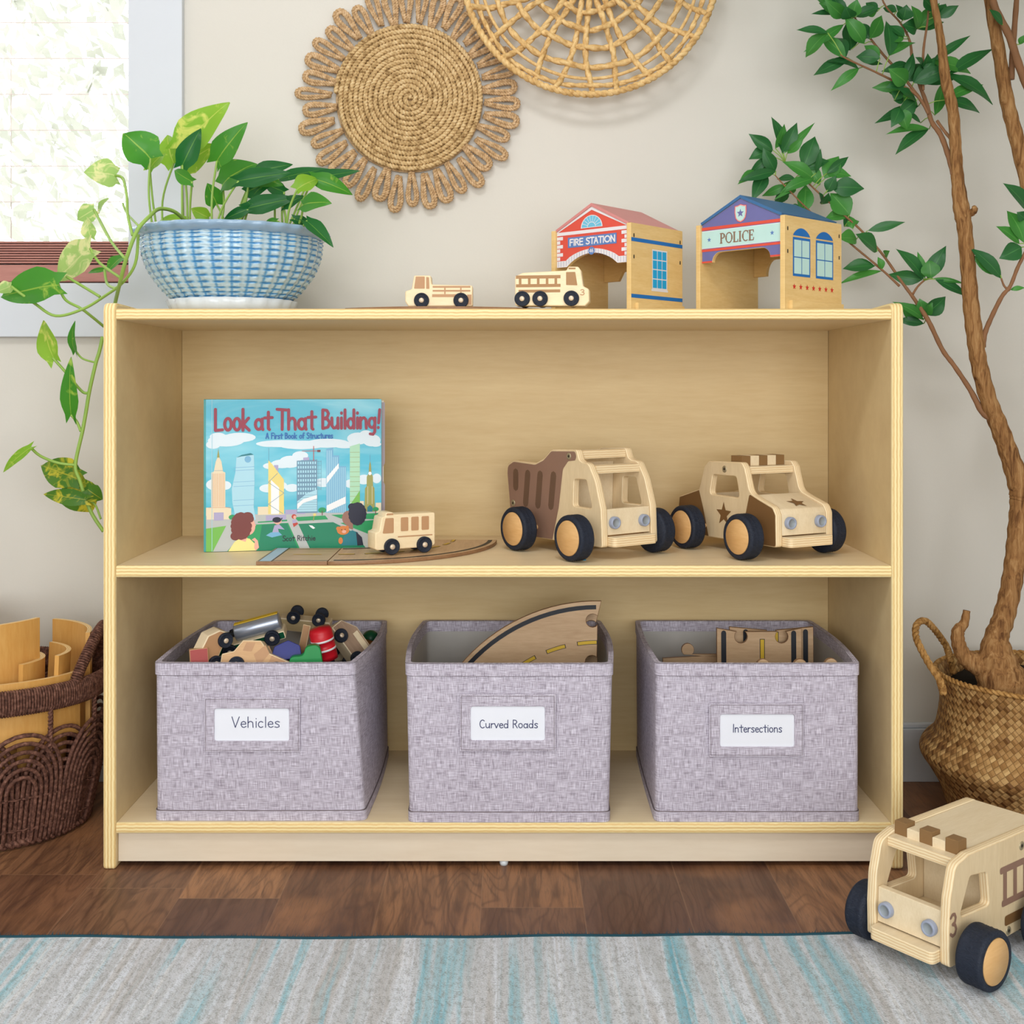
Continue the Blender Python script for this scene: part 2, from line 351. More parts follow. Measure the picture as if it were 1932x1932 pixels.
def star(cx, cy, r, k=.42, rot=PI / 2):
    return [(cx + (r if i % 2 == 0 else r * k) * math.cos(rot + PI * i / 5), cy + (r if i % 2 == 0 else r * k) * math.sin(rot + PI * i / 5)) for i in range(10)]
ZK = [0]
def zq(z):
    ZK[0] = (ZK[0] + 1) % 37; return z + math.copysign(ZK[0] * 3e-6, z)
def poly(mb, pts, z, mi, M=None, holes=()):   # a printed flat shape
    z = zq(z)
    ls = [list(pts)] + [list(h) for h in holes]
    tris = tessellate_polygon([[V((p[0], p[1], 0)) for p in l] for l in ls]); flat = [p for l in ls for p in l]
    mb.add([(p[0], p[1], z) for p in flat], [list(t) for t in tris], mi, None, False, M)
def stroke(mb, pts, wd, z_, mi, M=None):
    pts = [V((p[0], p[1])) for p in pts]; h = wd / 2
    for i in range(len(pts) - 1):
        a, b = pts[i], pts[i + 1]; d = b - a
        if d.length < 1e-9: continue
        d.normalize(); nn = V((-d.y, d.x)) * h; z = zq(z_)
        mb.add([(*(a + nn), z), (*(a - nn), z), (*(b - nn), z), (*(b + nn), z)], [[0, 1, 2, 3]], mi, None, False, M)
    for p in pts:
        z = zq(z_)
        mb.add([(p.x + h * math.cos(k * PI / 4), p.y + h * math.sin(k * PI / 4), z) for k in range(8)], [list(range(8))], mi, None, False, M)
def cr(pts, n=6, closed=False):     # smooth curve through points
    pts = [V(p) for p in pts]; m = len(pts); out = []
    rng = range(m if closed else m - 1)
    for i in rng:
        g = (lambda k: pts[k % m]) if closed else (lambda k: pts[max(0, min(m - 1, k))])
        p0, p1, p2, p3 = g(i - 1), g(i), g(i + 1), g(i + 2)
        for k in range(n):
            t = k / n
            out.append(.5 * ((2 * p1) + (p2 - p0) * t + (2 * p0 - 5 * p1 + 4 * p2 - p3) * t * t + (3 * p1 - p0 - 3 * p2 + p3) * t ** 3))
    if not closed: out.append(pts[-1])
    return out
def frames(path, closed=False):
    n = len(path); T = []
    for i in range(n):
        a = path[i - 1] if (i > 0 or closed) else path[0]; b = path[(i + 1) % n] if (i < n - 1 or closed) else path[-1]
        t = (b - a); T.append(t.normalized() if t.length > 1e-9 else V((0, 0, 1)))
    r = V((0, 0, 1)) if abs(T[0].z) < .9 else V((1, 0, 0)); N = []
    nn = (r - T[0] * r.dot(T[0])).normalized()
    for t in T:
        nn = nn - t * nn.dot(t); nn = nn.normalized() if nn.length > 1e-6 else t.orthogonal().normalized(); N.append(nn.copy())
    return T, N, [T[i].cross(N[i]) for i in range(n)]
def tube(mb, path, r, n=8, mi=0, closed=False, M=None, flat=1.0):
    path = [V(p) for p in path]; T, N, B = frames(path, closed); m = len(path); vs = []; fs = []; uvs = []
    ln = 0.0
    for i, p in enumerate(path):
        rr = r[i] if isinstance(r, (list, tuple)) else r
        for k in range(n):
            a = 2 * PI * k / n; vs.append(p + N[i] * (rr * flat * math.cos(a)) + B[i] * (rr * math.sin(a)))
    for i in range(m if closed else m - 1):
        j = (i + 1) % m
        for k in range(n):
            l = (k + 1) % n; fs.append([i * n + k, i * n + l, j * n + l, j * n + k]); uvs.append([(k / n, i * .1), (k / n + 1 / n, i * .1), (k / n + 1 / n, i * .1 + .1), (k / n, i * .1 + .1)])
    if not closed:
        fs.append(list(range(n))[::-1]); uvs.append([(0, 0)] * n); fs.append([(m - 1) * n + k for k in range(n)]); uvs.append([(0, 0)] * n)
    mb.add(vs, fs, mi, uvs, True, M)
def resample(path, step, closed=False):
    path = [V(p) for p in path] + ([V(path[0])] if closed else []); out = [path[0].copy()]; need = step
    for i in range(len(path) - 1):
        a, b = path[i], path[i + 1]; L = (b - a).length; pos = 0.0
        while L - pos >= need:
            pos += need; out.append(a.lerp(b, pos / L)); need = step
        need -= (L - pos)
    return out
def rope(mb, path, R, r, strands=2, pitch=.014, step=.002, n=5, mi=0, closed=False, M=None, flat=1.0):
    pts = resample(path, step, closed); T, N, B = frames(pts)
    for s in range(strands):
        q = []
        for i, p in enumerate(pts):
            a = 2 * PI * (i * step / pitch + s / strands); q.append(p + N[i] * (R * math.cos(a)) + B[i] * (R * math.sin(a)))
        tube(mb, q, r, n, mi, False, M, flat)
def lathe(mb, prof, n=32, mi=0, M=None, rmod=None, vspan=None, sx=1.0, sy=1.0):
    vs = []; fs = []; uvs = []; m = len(prof); mis = []
    for j, p in enumerate(prof):
        for i in range(n):
            a = 2 * PI * i / n; rr = p[0] + (rmod(a, j, p) if rmod else 0)
            vs.append((rr * math.cos(a) * sx, rr * math.sin(a) * sy, p[1]))
    for j in range(m - 1):
        for i in range(n):
            k = (i + 1) % n; fs.append([j * n + i, j * n + k, (j + 1) * n + k, (j + 1) * n + i])
            v0, v1 = (prof[j][1], prof[j + 1][1]) if vspan is None else (j / (m - 1), (j + 1) / (m - 1))
            uvs.append([(i / n, v0), ((i + 1) / n, v0), ((i + 1) / n, v1), (i / n, v1)])
            mis.append(mi if not callable(mi) else mi(j))
    mb.add(vs, fs, mis, uvs, True, M)
BASE = {}
def mat_of(o): return BASE.get(o.name, Matrix.Identity(4))
def obj(name, mb, mats, parent=None, world=False, recalc=True):
    vs = mb.v
    if parent is not None and world:
        iv = mat_of(parent).inverted(); vs = [tuple(iv @ V(p)) for p in vs]
    me = bpy.data.meshes.new(name); me.from_pydata(vs, [], mb.f)
    for m in (mats if isinstance(mats, (list, tuple)) else [mats]): me.materials.append(m)
    me.polygons.foreach_set('material_index', mb.mi); me.polygons.foreach_set('use_smooth', mb.sm)
    ul = me.uv_layers.new(name='UVMap'); flat = [c for f in mb.uv for p in f for c in (p[0], p[1])]
    if len(flat) == 2 * len(me.loops): ul.data.foreach_set('uv', flat)
    if recalc:
        b = bmesh.new(); b.from_mesh(me); bmesh.ops.recalc_face_normals(b, faces=b.faces); b.to_mesh(me); b.free()
    o = bpy.data.objects.new(name, me); COL.objects.link(o)
    if parent is not None:
        o.parent = parent
        BASE[o.name] = mat_of(parent)
    return o
def tag(o, label, cat=None, group=None, kind=None):
    if label: o['label'] = label
    if cat: o['category'] = cat
    if group: o['group'] = group
    if kind: o['kind'] = kind
    return o
def thing(name, label, cat, loc=(0, 0, 0), rot=(0, 0, 0), group=None):
    o = bpy.data.objects.new(name, None); COL.objects.link(o); o.empty_display_size = .02
    o.location = loc; o.rotation_euler = rot
    BASE[o.name] = Matrix.Translation(V(loc)) @ Euler(rot).to_matrix().to_4x4()
    return tag(o, label, cat, group)
def dup(root, loc, rot, label, group=None, name=None):
    r = root.copy(); COL.objects.link(r); r.location = loc; r.rotation_euler = rot; r['label'] = label
    if group: r['group'] = group
    BASE[r.name] = Matrix.Translation(V(loc)) @ Euler(rot).to_matrix().to_4x4()
    for ch in list(root.children):
        c = ch.copy(); COL.objects.link(c); c.parent = r
        for g in list(ch.children):
            d = g.copy(); COL.objects.link(d); d.parent = c
    return r
def struct(name, mb, mats): o = obj(name, mb, mats); o['kind'] = 'structure'; return o
def xf(o=(0, 0, 0), x=(1, 0, 0), y=(0, 1, 0), z=(0, 0, 1)):   # matrix with these axes
    m = Matrix.Identity(4)
    for i, a in enumerate((x, y, z)):
        for j in range(3): m[j][i] = a[j]
    for j in range(3): m[j][3] = o[j]
    return m
# ------------------------------------------------------------------ stroke lettering
def E_(cx, cy, rx, ry, a0=0, a1=360, n=14): return [(cx + rx * math.cos(math.radians(a0 + (a1 - a0) * i / n)), cy + ry * math.sin(math.radians(a0 + (a1 - a0) * i / n))) for i in range(n + 1)]
GL = {
 'L': (.5, [[(.03, 1), (.03, 0), (.42, .03)]]), 'o': (.5, [E_(.22, .29, .18, .28)]), 'k': (.48, [[(.05, 1), (.05, 0)], [(.36, .58), (.07, .28), (.4, 0)]]),
 'a': (.5, [E_(.2, .27, .17, .26), [(.38, .55), (.38, .1), (.42, 0)]]), 't': (.42, [[(.2, .9), (.2, .05), (.26, 0)], [(.0, .6), (.4, .62)]]),
 'T': (.52, [[(.0, 1.02), (.52, .98)], [(.26, 1), (.25, 0)]]), 'h': (.5, [[(.05, 1), (.05, 0)], [(.05, .4), (.14, .55), (.26, .57), (.36, .46), (.38, 0)]]),
 'B': (.52, [[(.05, 0), (.05, 1), (.28, .97), (.37, .8), (.3, .6), (.06, .53)], [(.06, .53), (.32, .5), (.44, .3), (.34, .07), (.05, 0)]]),
 'u': (.5, [[(.04, .57), (.05, .15), (.14, .02), (.27, .04), (.37, .2), (.38, .57)], [(.38, .3), (.39, 0)]]), 'i': (.2, [[(.08, .57), (.08, 0)], [(.08, .8), (.08, .84)]]),
 'l': (.2, [[(.08, 1), (.08, 0)]]), 'd': (.5, [E_(.2, .27, .17, .26), [(.38, 1), (.38, 0)]]), 'n': (.5, [[(.05, .57), (.05, 0)], [(.05, .38), (.14, .54), (.26, .57), (.36, .46), (.38, 0)]]),
 'g': (.5, [E_(.2, .29, .17, .26), [(.38, .56), (.36, -.2), (.26, -.33), (.1, -.3)]]), '!': (.22, [[(.14, 1), (.08, .28)], [(.06, .02), (.06, .05)]]),
 'A': (.52, [[(.0, 0), (.22, 1), (.44, 0)], [(.08, .36), (.37, .36)]]), 'F': (.48, [[(.05, 0), (.05, 1), (.42, 1)], [(.05, .54), (.36, .54)]]), 'r': (.36, [[(.05, .57), (.05, 0)], [(.05, .36), (.16, .54), (.31, .54)]]),
 's': (.42, [[(.34, .5), (.22, .58), (.08, .52), (.07, .4), (.3, .22), (.32, .08), (.18, 0), (.03, .06)]]), 'f': (.36, [[(.34, .95), (.22, 1), (.14, .88), (.14, 0)], [(.0, .58), (.3, .58)]]),
 'S': (.5, [[(.42, .88), (.28, 1), (.1, .95), (.05, .76), (.16, .58), (.36, .44), (.43, .25), (.34, .05), (.16, 0), (.02, .12)]]), 'c': (.42, [E_(.2, .28, .17, .28, 45, 315)]),
 'e': (.45, [[(.04, .3), (.36, .32), (.34, .48), (.21, .57), (.08, .48), (.04, .26), (.12, .05), (.24, 0), (.38, .1)]]),
 'R': (.52, [[(.05, 0), (.05, 1), (.3, .96), (.4, .76), (.3, .54), (.06, .48)], [(.2, .5), (.44, 0)]]), 'V': (.55, [[(.0, 1), (.22, 0), (.48, 1)]]),
 'C': (.55, [E_(.28, .5, .25, .5, 50, 310)]), 'v': (.42, [[(.0, .57), (.17, 0), (.36, .57)]]), 'I': (.22, [[(.1, 1), (.08, 0)]]), ' ': (.34, []),
 'O': (.72, [E_(.34, .5, .31, .48)]), 'E': (.5, [[(.44, 1), (.06, 1), (.06, 0), (.44, 0)], [(.06, .52), (.4, .52)]]), 'N': (.64, [[(.06, 0), (.06, 1), (.5, 0), (.5, 1)]]),
 '4': (.6, [[(.4, 0), (.4, 1), (.02, .3), (.52, .3)]]), '6': (.56, [[(.42, .95), (.25, .98), (.08, .7), (.05, .35), (.12, .08), (.26, 0), (.42, .1), (.46, .32), (.36, .54), (.2, .56), (.07, .4)]]),
 '3': (.52, [[(.04, .88), (.18, 1), (.34, .97), (.42, .8), (.36, .6), (.18, .54)], [(.18, .54), (.38, .46), (.45, .26), (.36, .06), (.18, 0), (.02, .12)]]),
}
def write(mb, txt, x0, x1, y, h, wd, z, mi, M=None, slant=0.0, rise=0.0):
    tot = sum(GL[c][0] for c in txt); sc = (x1 - x0) / tot; x = x0
    for c in txt:
        a, ss = GL[c]
        for s in ss:
            stroke(mb, [(x + p[0] * sc + slant * p[1] * h, y + p[1] * h + rise * (x - x0)) for p in s], wd, z, mi, M)
        x += a * sc
# ------------------------------------------------------------------ room
YW = 2.20
m = MB(); box(m, -2.0, 1.75, -1.7, YW + .14, -.05, 0, 0, 0); struct('floor', m, floor_m)
m = MB(); box(m, -2.0, 1.75, -1.7, YW + .14, 2.5, 2.55, 0, 0); struct('ceiling', m, ceil_m)
WX0, WX1, WZ0, WZ1 = -1.9, -.7125, .927, 2.3
m = MB()
Mw = xf((0, YW + .14, 0), (1, 0, 0), (0, 0, 1), (0, -1, 0))
prism(m, rect(-2.0, 0, 1.75, 2.5), 0, .14, 0, 0, [rect(WX0, WZ0, WX1, WZ1)], Mw); struct('wall_back', m, wallm.m)
m = MB(); box(m, -2.1, -2.0, -1.7, YW + .14, 0, 2.5, 0, 0); struct('wall_left', m, wallm.m)
m = MB(); box(m, 1.75, 1.85, -1.7, YW + .14, 0, 2.5, 0, 0); struct('wall_right', m, wallm.m)
m = MB(); box(m, -2.0, 1.75, -1.8, -1.7, 0, 2.5, 0, 0); struct('wall_front', m, wallm.m)
m = MB(); box(m, -2.0, 1.75, YW - .014, YW, 0, .098, 0, .001); box(m, -2.0, 1.75, YW - .009, YW, .098, .108, 0, .003); struct('baseboard_back', m, trim_m)
# flat white casing round the window
m = MB(); cw = .10
prism(m, rect(WX0 - cw, WZ0 - cw, WX1 + cw, WZ1 + .12), 0, .016, 0, 0, [rect(WX0, WZ0, WX1, WZ1)], xf((0, YW, 0), (1, 0, 0), (0, 0, 1), (0, -1, 0)), .0015)
struct('trim_1', m, trim_m)
t = thing('window_1', None, None, (WX0, YW + .1, WZ0)); t['kind'] = 'structure'
m = MB(); prism(m, rect(WX0, WZ0, WX1, WZ1), 0, .04, 0, 0, [rect(WX0 + .05, WZ0 + .035, WX1 - .012, WZ1 - .05)], xf((0, YW + .135, 0), (1, 0, 0), (0, 0, 1), (0, -1, 0)), .002)
obj('window_frame', m, trim_m, t, True)
gm = NT('window_glass'); tr = gm.a('ShaderNodeBsdfTransparent'); gl = gm.a('ShaderNodeBsdfGlossy'); gl.inputs['Roughness'].default_value = .02
mx = gm.a('ShaderNodeMixShader'); mx.inputs[0].default_value = .05; gm.l(tr.outputs[0], mx.inputs[1]); gm.l(gl.outputs[0], mx.inputs[2]); gm.l(mx.outputs[0], gm.out.inputs[0])
m = MB(); box(m, WX0 + .05, WX1 - .012, YW + .112, YW + .116, WZ0 + .035, WZ1 - .05, 0, 0); obj('window_pane', m, gm.m, t, True)
# venetian blind inside the opening
t = thing('window_blind', 'dark red wooden venetian blind let down in the window', 'blind', ((WX0 + WX1) / 2, YW + .04, WZ0))
bx0, bx1 = WX0 + .01, WX1 - .004
m = MB(); box(m, bx0, bx1, YW + .005, YW + .06, WZ0 + .004, WZ0 + .036, 0, .002); obj('bottom_rail', m, blind_m, t, True)
for i in range(9):
    z = WZ0 + .039 + i * .0047
    m = MB(); box(m, bx0, bx1 - .002, YW + .006, YW + .058, z, z + .0032, 0, .0006); obj('slat', m, blind_m, t, True)
for i in range(16):
    z = 1.085 + i * .068
    if z > WZ1 - .06: break
    m = MB(); th = math.atan2(z - ZC, YW + .03)
    Ms = Matrix.Translation((0, YW + .032, z)) @ Matrix.Rotation(th, 4, 'X')
    box(m, bx0, bx1 - .002, -.024, .024, -.0009, .0009, 0, .0003, Ms); o = obj('slat', m, slat_m, t, True)
m = MB(); box(m, bx0, bx1, YW + .004, YW + .064, WZ1 - .05, WZ1 - .002, 0, .002); obj('head_rail', m, blind_m, t, True)
m = MB()
for x in (-1.65, -1.3, -.95):
    tube(m, [(x, YW + .032, WZ0 + .03), (x, YW + .032, WZ1 - .04)], .0007, 5)
obj('ladder_cord', m, slat_m, t, True)
# garden outside, leaf colour paled to look overexposed
og = NT('overexposed_leaves'); og.fin(og.mix(og.noise(og.coord('Object'), 3, 4), rgb(170, 172, 156), rgb(214, 214, 204)), .8, .2)
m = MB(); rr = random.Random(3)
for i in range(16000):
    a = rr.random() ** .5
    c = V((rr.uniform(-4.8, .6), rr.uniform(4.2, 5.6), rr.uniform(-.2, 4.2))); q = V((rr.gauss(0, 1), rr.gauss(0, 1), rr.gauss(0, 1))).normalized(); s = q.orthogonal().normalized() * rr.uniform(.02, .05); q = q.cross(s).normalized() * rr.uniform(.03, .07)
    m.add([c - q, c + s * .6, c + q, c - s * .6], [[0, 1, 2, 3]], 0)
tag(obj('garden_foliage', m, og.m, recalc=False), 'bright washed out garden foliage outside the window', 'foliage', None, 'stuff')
# ------------------------------------------------------------------ rug
def rug_edge(x): return 1.546 + .022 * max(0, x) + .012 * max(0, x) ** 2 + .0022 * math.sin(x * 9 + 1) + .0012 * math.sin(x * 31)
RT = .012
t = thing('rug', 'soft pale rug with blue, beige and grey stripes and teal edge on the wood floor', 'rug', (-.1, 1.1, 0))
m = MB(); N = 120; xs = [-1.35 + 2.45 * i / N for i in range(N + 1)]
bk = [(x, rug_edge(x)) for x in xs]
prism(m, [(xs[0], .5), (xs[-1], .5)] + bk[::-1], 0.0005, RT, 0, 0, (), None, .003); obj('pile', m, rug_m, t, True)
m = MB(); tube(m, [(x, y + .002, .0068) for x, y in bk], .0062, 8); 
rr = random.Random(5)
for i in range(4200):
    x = rr.uniform(-.95, .85); y = rug_edge(x)
    p = V((x, y + .006, rr.uniform(.003, .011))); d = V((rr.gauss(0, .6), 1, rr.gauss(.1, .5))).normalized() * rr.uniform(.003, .010)
    s = V((.0005, 0, 0)); m.add([p - s, p + s, p + d], [[0, 1, 2]], 0)
obj('edge_binding', m, teal, t, True, False)
# ------------------------------------------------------------------ bookshelf
SX0, SX1, IX0, IX1, SF, SB = -.6226, .596, -.6032, .578, 1.79, 2.168
t = thing('bookshelf', 'low pale plywood bookshelf with two open shelves standing on the wood floor', 'bookshelf', (-.0133, SF, 0))
ZT, ZM, ZB = .854, .462, .070
prof = rp([(SF, 0), (SF, .863), (SF + .03, .863), (SB, .855), (SB, 0)], [.006, .022, .04, .012, .004], 7)
Mp = lambda x: xf((x, 0, 0), (0, 1, 0), (0, 0, 1), (1, 0, 0))
for a, b in ((SX0, IX0), (IX1, SX1)):
    m = MB(); prism(m, prof, 0, b - a, 0, 1, (), Mp(a), .0035); obj('side_panel', m, [birch, ply_shelf], t, True)
def board(name, z1, z0, y0=SF + .002, y1=2.15):
    m = MB(); pr = rp([(y0, z0), (y0, z1), (y1, z1), (y1, z0)], [.005, .005, .001, .001], 5)
    n = len(pr)
    vs = [(IX0 + .0003, p[0], p[1]) for p in pr] + [(IX1 - .0003, p[0], p[1]) for p in pr]
    fs = []; uv = []; mi = []
    for i in range(n):
        j = (i + 1) % n; fs.append([i, j, n + j, n + i]); fr = min(pr[i][0], pr[j][0]) < y0 + .0045
        mi.append(1 if fr else 0); uv.append([(0, pr[i][1]), (0, pr[j][1]), (1.18, pr[j][1]), (1.18, pr[i][1])])
    fs += [list(range(n)), [n + i for i in range(n)]]; mi += [0, 0]; uv += [[(0, 0)] * n] * 2
    m.add(vs, fs, mi, uv); return obj(name, m, [birch_top, ply_shelf], t, True)
board('top_board', ZT, .837); board('middle_shelf', ZM, .444); board('bottom_shelf', ZB, .0535)
m = MB(); box(m, IX0 + .0005, IX1 - .0005, 2.1502, 2.157, .004, .853, 0, 0); obj('back_panel', m, birch_h, t, True)
m = MB(); box(m, IX0 + .0005, IX1 - .0005, SF + .012, SF + .03, .008, .0533, 0, .0008); obj('kickboard', m, kick, t, True)
for x in (-.0125,):
    m = MB(); lathe(m, [(0, .0), (.006, 0), (.0068, .003), (.0068, .0085), (0, .0085)], 16, 0, Matrix.Translation((x, SF + .02, 0))); obj('glide_foot', m, saucer_m, t, True)
# ------------------------------------------------------------------ wall decorations
def wp(px, py, Y): return P(px, py, Y)
cM = P(772, 186, 2.186); sM = 2.186 / FPX
t = thing('woven_wall_mat', 'round coiled seagrass mat with a border of rope loops hung on the wall', 'wall decor', tuple(cM))
m = MB(); path = []
turns = 14.5; R1 = 139 * sM
for i in range(int(turns * 90)):
    a = 2 * PI * i / 90; r = .003 + (R1 - .003) * i / (turns * 90); path.append(V((r * math.cos(a), 0, r * math.sin(a))))
rope(m, path, .0024, .0032, 2, .0130, .0022, 5); obj('coiled_disc', m, jute, t)
m = MB(); lathe(m, [(0, .004), (R1, .004), (R1, .006), (0, .006)], 48, 0, Matrix.Rotation(-PI / 2, 4, 'X')); obj('backing_disc', m, jute2, t)
NL = 38; pet0 = None
for i in range(NL):
    a = 2 * PI * (i + .3) / NL
    if pet0 is None:
        m = MB(); r0 = R1 + .003; r1 = 207 * sM; hw = .0112
        for k, (g, y) in enumerate(((1.0, 0), (.58, -.0015))):
            pts = cr([(r0, y, -.003 * g), (r0 + .02, y, -hw * .62 * g), (r1 - .020 + .004 * (1 - g), y, -hw * g), (r1 - .007 * (2 - g) + .003, y, -hw * .72 * g), (r1 - .007 * (1 - g) * 2, y, 0), (r1 - .007 * (2 - g) + .003, y, hw * .72 * g), (r1 - .020 + .004 * (1 - g), y, hw * g), (r0 + .02, y, hw * .62 * g), (r0, y, .003 * g)], 8)
            rope(m, pts, .0017, .0023, 2, .010, .0020, 5)
        pet0 = obj('loop', m, jute2, t)
        o = pet0
    else:
        o = pet0.copy(); COL.objects.link(o); o.parent = t
    o.rotation_euler = (0, a, 0); s = 1 + .035 * math.sin(i * 2.7); o.scale = (s, 1, 1 + .12 * math.sin(i * 1.9))
cT = P(1112, -58, 2.150); sT = 2.150 / FPX
t = thing('woven_wall_tray', 'round open weave rattan tray hung high on the wall', 'wall decor', tuple(cT))
def ring(R, y=0, wob=0, n=160, ph=0): return [V((R * math.cos(2 * PI * i / n), y + wob * math.sin(26 * 2 * PI * i / n / 2 + ph), R * math.sin(2 * PI * i / n))) for i in range(n)]
m = MB(); rope(m, ring(239 * sT, -.012) + [V((239 * sT, -.012, 0))], .0022, .0046, 2, .024, .003, 6); obj('rim', m, hyac, t)
m = MB(); tube(m, ring(206 * sT, .002), .0031, 7, 0, True); obj('inner_rim', m, hyac, t)
NSP = 26
for i, Rr in enumerate((224, 184, 146, 110, 78, 46)):
    m = MB(); n = 208; pts = []
    for k in range(n):
        a = 2 * PI * k / n; pts.append(V(((Rr * sT + .0025 * math.sin(5 * a + i)) * math.cos(a), (-.004 if Rr > 200 else .006) + .0042 * math.sin(NSP * a / 2 + PI * i), (Rr * sT + .0025 * math.sin(5 * a + i)) * math.sin(a))))
    rope(m, pts, .0016, .0048 if Rr < 200 else .0036, 2, .05, .004, 5); obj('weaver_strand', m, hyac, t)
for k in range(NSP):
    a = 2 * PI * (k + .5) / NSP; m = MB(); pts = []
    for j in range(24):
        r = (20 + (238 - 20) * j / 23) * sT; wv = -.004 * math.cos(PI * k) * math.sin(r / sT / 37 * PI)
        yb = .006 if r < 200 * sT else .006 - .018 * (r - 200 * sT) / (38 * sT)
        pts.append(V((r * math.cos(a + .05 * math.sin(k * 3.1 + j * .2)), yb + wv, r * math.sin(a + .05 * math.sin(k * 3.1 + j * .2)))))
    rope(m, pts, .0016, .0046, 2, .045, .004, 5); obj('spoke', m, hyac, t)
# ------------------------------------------------------------------ pothos in its bowl
BX, BY = P(439, 500, 1.965).x, 1.965
sB = BY / FPX
t = thing('plant_saucer', 'white scalloped saucer beneath the blue bowl on top of the bookshelf', 'saucer', (BX, BY, ZT))
m = MB(); lathe(m, [(0, .0005), (.088, .0005), (.100, .006), (.106, .022), (.104, .0235), (.097, .009), (.086, .006), (0, .006)], 96, 0, None, lambda a, j, p: .0022 * math.cos(22 * a) * (1 if j in (3, 4) else .3 if j in (2, 5) else 0))
obj('saucer_dish', m, saucer_m, t)
t = thing('potted_pothos', 'trailing pothos plant in a blue glazed basket weave bowl on the bookshelf', 'potted plant', (BX, BY, ZT + .0065))
PB = t; zb = .0
pr = [(0, .002), (.084, .0), (.090, .010), (.099, .020), (.112, .033), (.127, .052), (.138, .072), (.1445, .092), (.1465, .108), (.147, .118)]
pts = cr([(p[0], p[1], 0) for p in pr[1:]], 7)
prof = [(p.x, p.y) for p in pts]
m = MB(); lathe(m, prof, 360, 0, None, lambda a, j, p: .0026 * (max(0, math.cos(30 * a)) ** 2) + .0010 * math.sin(p[1] * 2 * PI * 16 / .118 + 2.0 * math.sin(15 * a)), (0, 1))
obj('bowl', m, glaze_m, t)
m = MB(); lathe(m, [(.146, .117), (.152, .119), (.159, .125), (.1605, .129), (.158, .132), (.152, .131), (.143, .126), (.139, .110), (.128, .06), (0, .05)], 240, 0, None, lambda a, j, p: (.0018 * math.cos(30 * a) if j in (2, 3, 4) else 0)); obj('bowl_rim', m, rim_glaze, t)
m = MB(); lathe(m, [(0, .108), (.07, .112), (.139, .107)], 40, 0); obj('soil', m, soil_m, t)
HEART = lambda u: 0 if u >= 1 else (min(1, (u / .26)) ** .55 if u < .26 else 1) * (1 if u < .26 else (max(0, math.cos((u - .26) / .74 * PI / 2)) ** .85 * .8 + .2 * (1 - (u - .26) / .74)))
LANCE = lambda u: math.sin(PI * min(1, u) ** .84) ** 1.12
def leaf(mb, base, tip, wd, nrm, fold=.25, droop=.12, mi=0, heart=True, nl=9, curl=0.0):
    base = V(base); tip = V(tip); a = tip - base; L = a.length; ah = a.normalized(); nrm = V(nrm)
    nrm = (nrm - ah * nrm.dot(ah)).normalized(); side = ah.cross(nrm)
    vs = []; fs = []; uv = []; ac = (-1, -.5, 0, .5, 1); f = HEART if heart else LANCE
    for i in range(nl + 1):
        u = i / nl; hw = wd / 2 * max(.012, f(max(u, .0)))
        ctr = base + a * u + nrm * (droop * L * math.sin(PI * u) - curl * L * u * u)
        for c in ac:
            back = (-.17 * L * (1 - u) ** 5 * abs(c) if heart else 0)
            h0 = wd / 2 * (.55 if (heart and i == 0) else 0)
            vs.append(ctr + side * (max(hw, h0) * c if i else max(hw, h0) * c) + ah * back + nrm * (fold * hw * abs(c) + .02 * wd * math.sin(u * 9 + c * 2)))
    for i in range(nl):
        for k in range(4):
            q = i * 5 + k; fs.append([q, q + 1, q + 6, q + 5])
            uv.append([((ac[k] + 1) / 2, i / nl), ((ac[k + 1] + 1) / 2, i / nl), ((ac[k + 1] + 1) / 2, (i + 1) / nl), ((ac[k] + 1) / 2, (i + 1) / nl)])
    mb.add(vs, fs, mi, uv, True)
rr = random.Random(11)
def Z1(x, y): return (x * .3623, y * .3623)
def Z8(x, y): return (x * .3312, 380 + y * .3312)
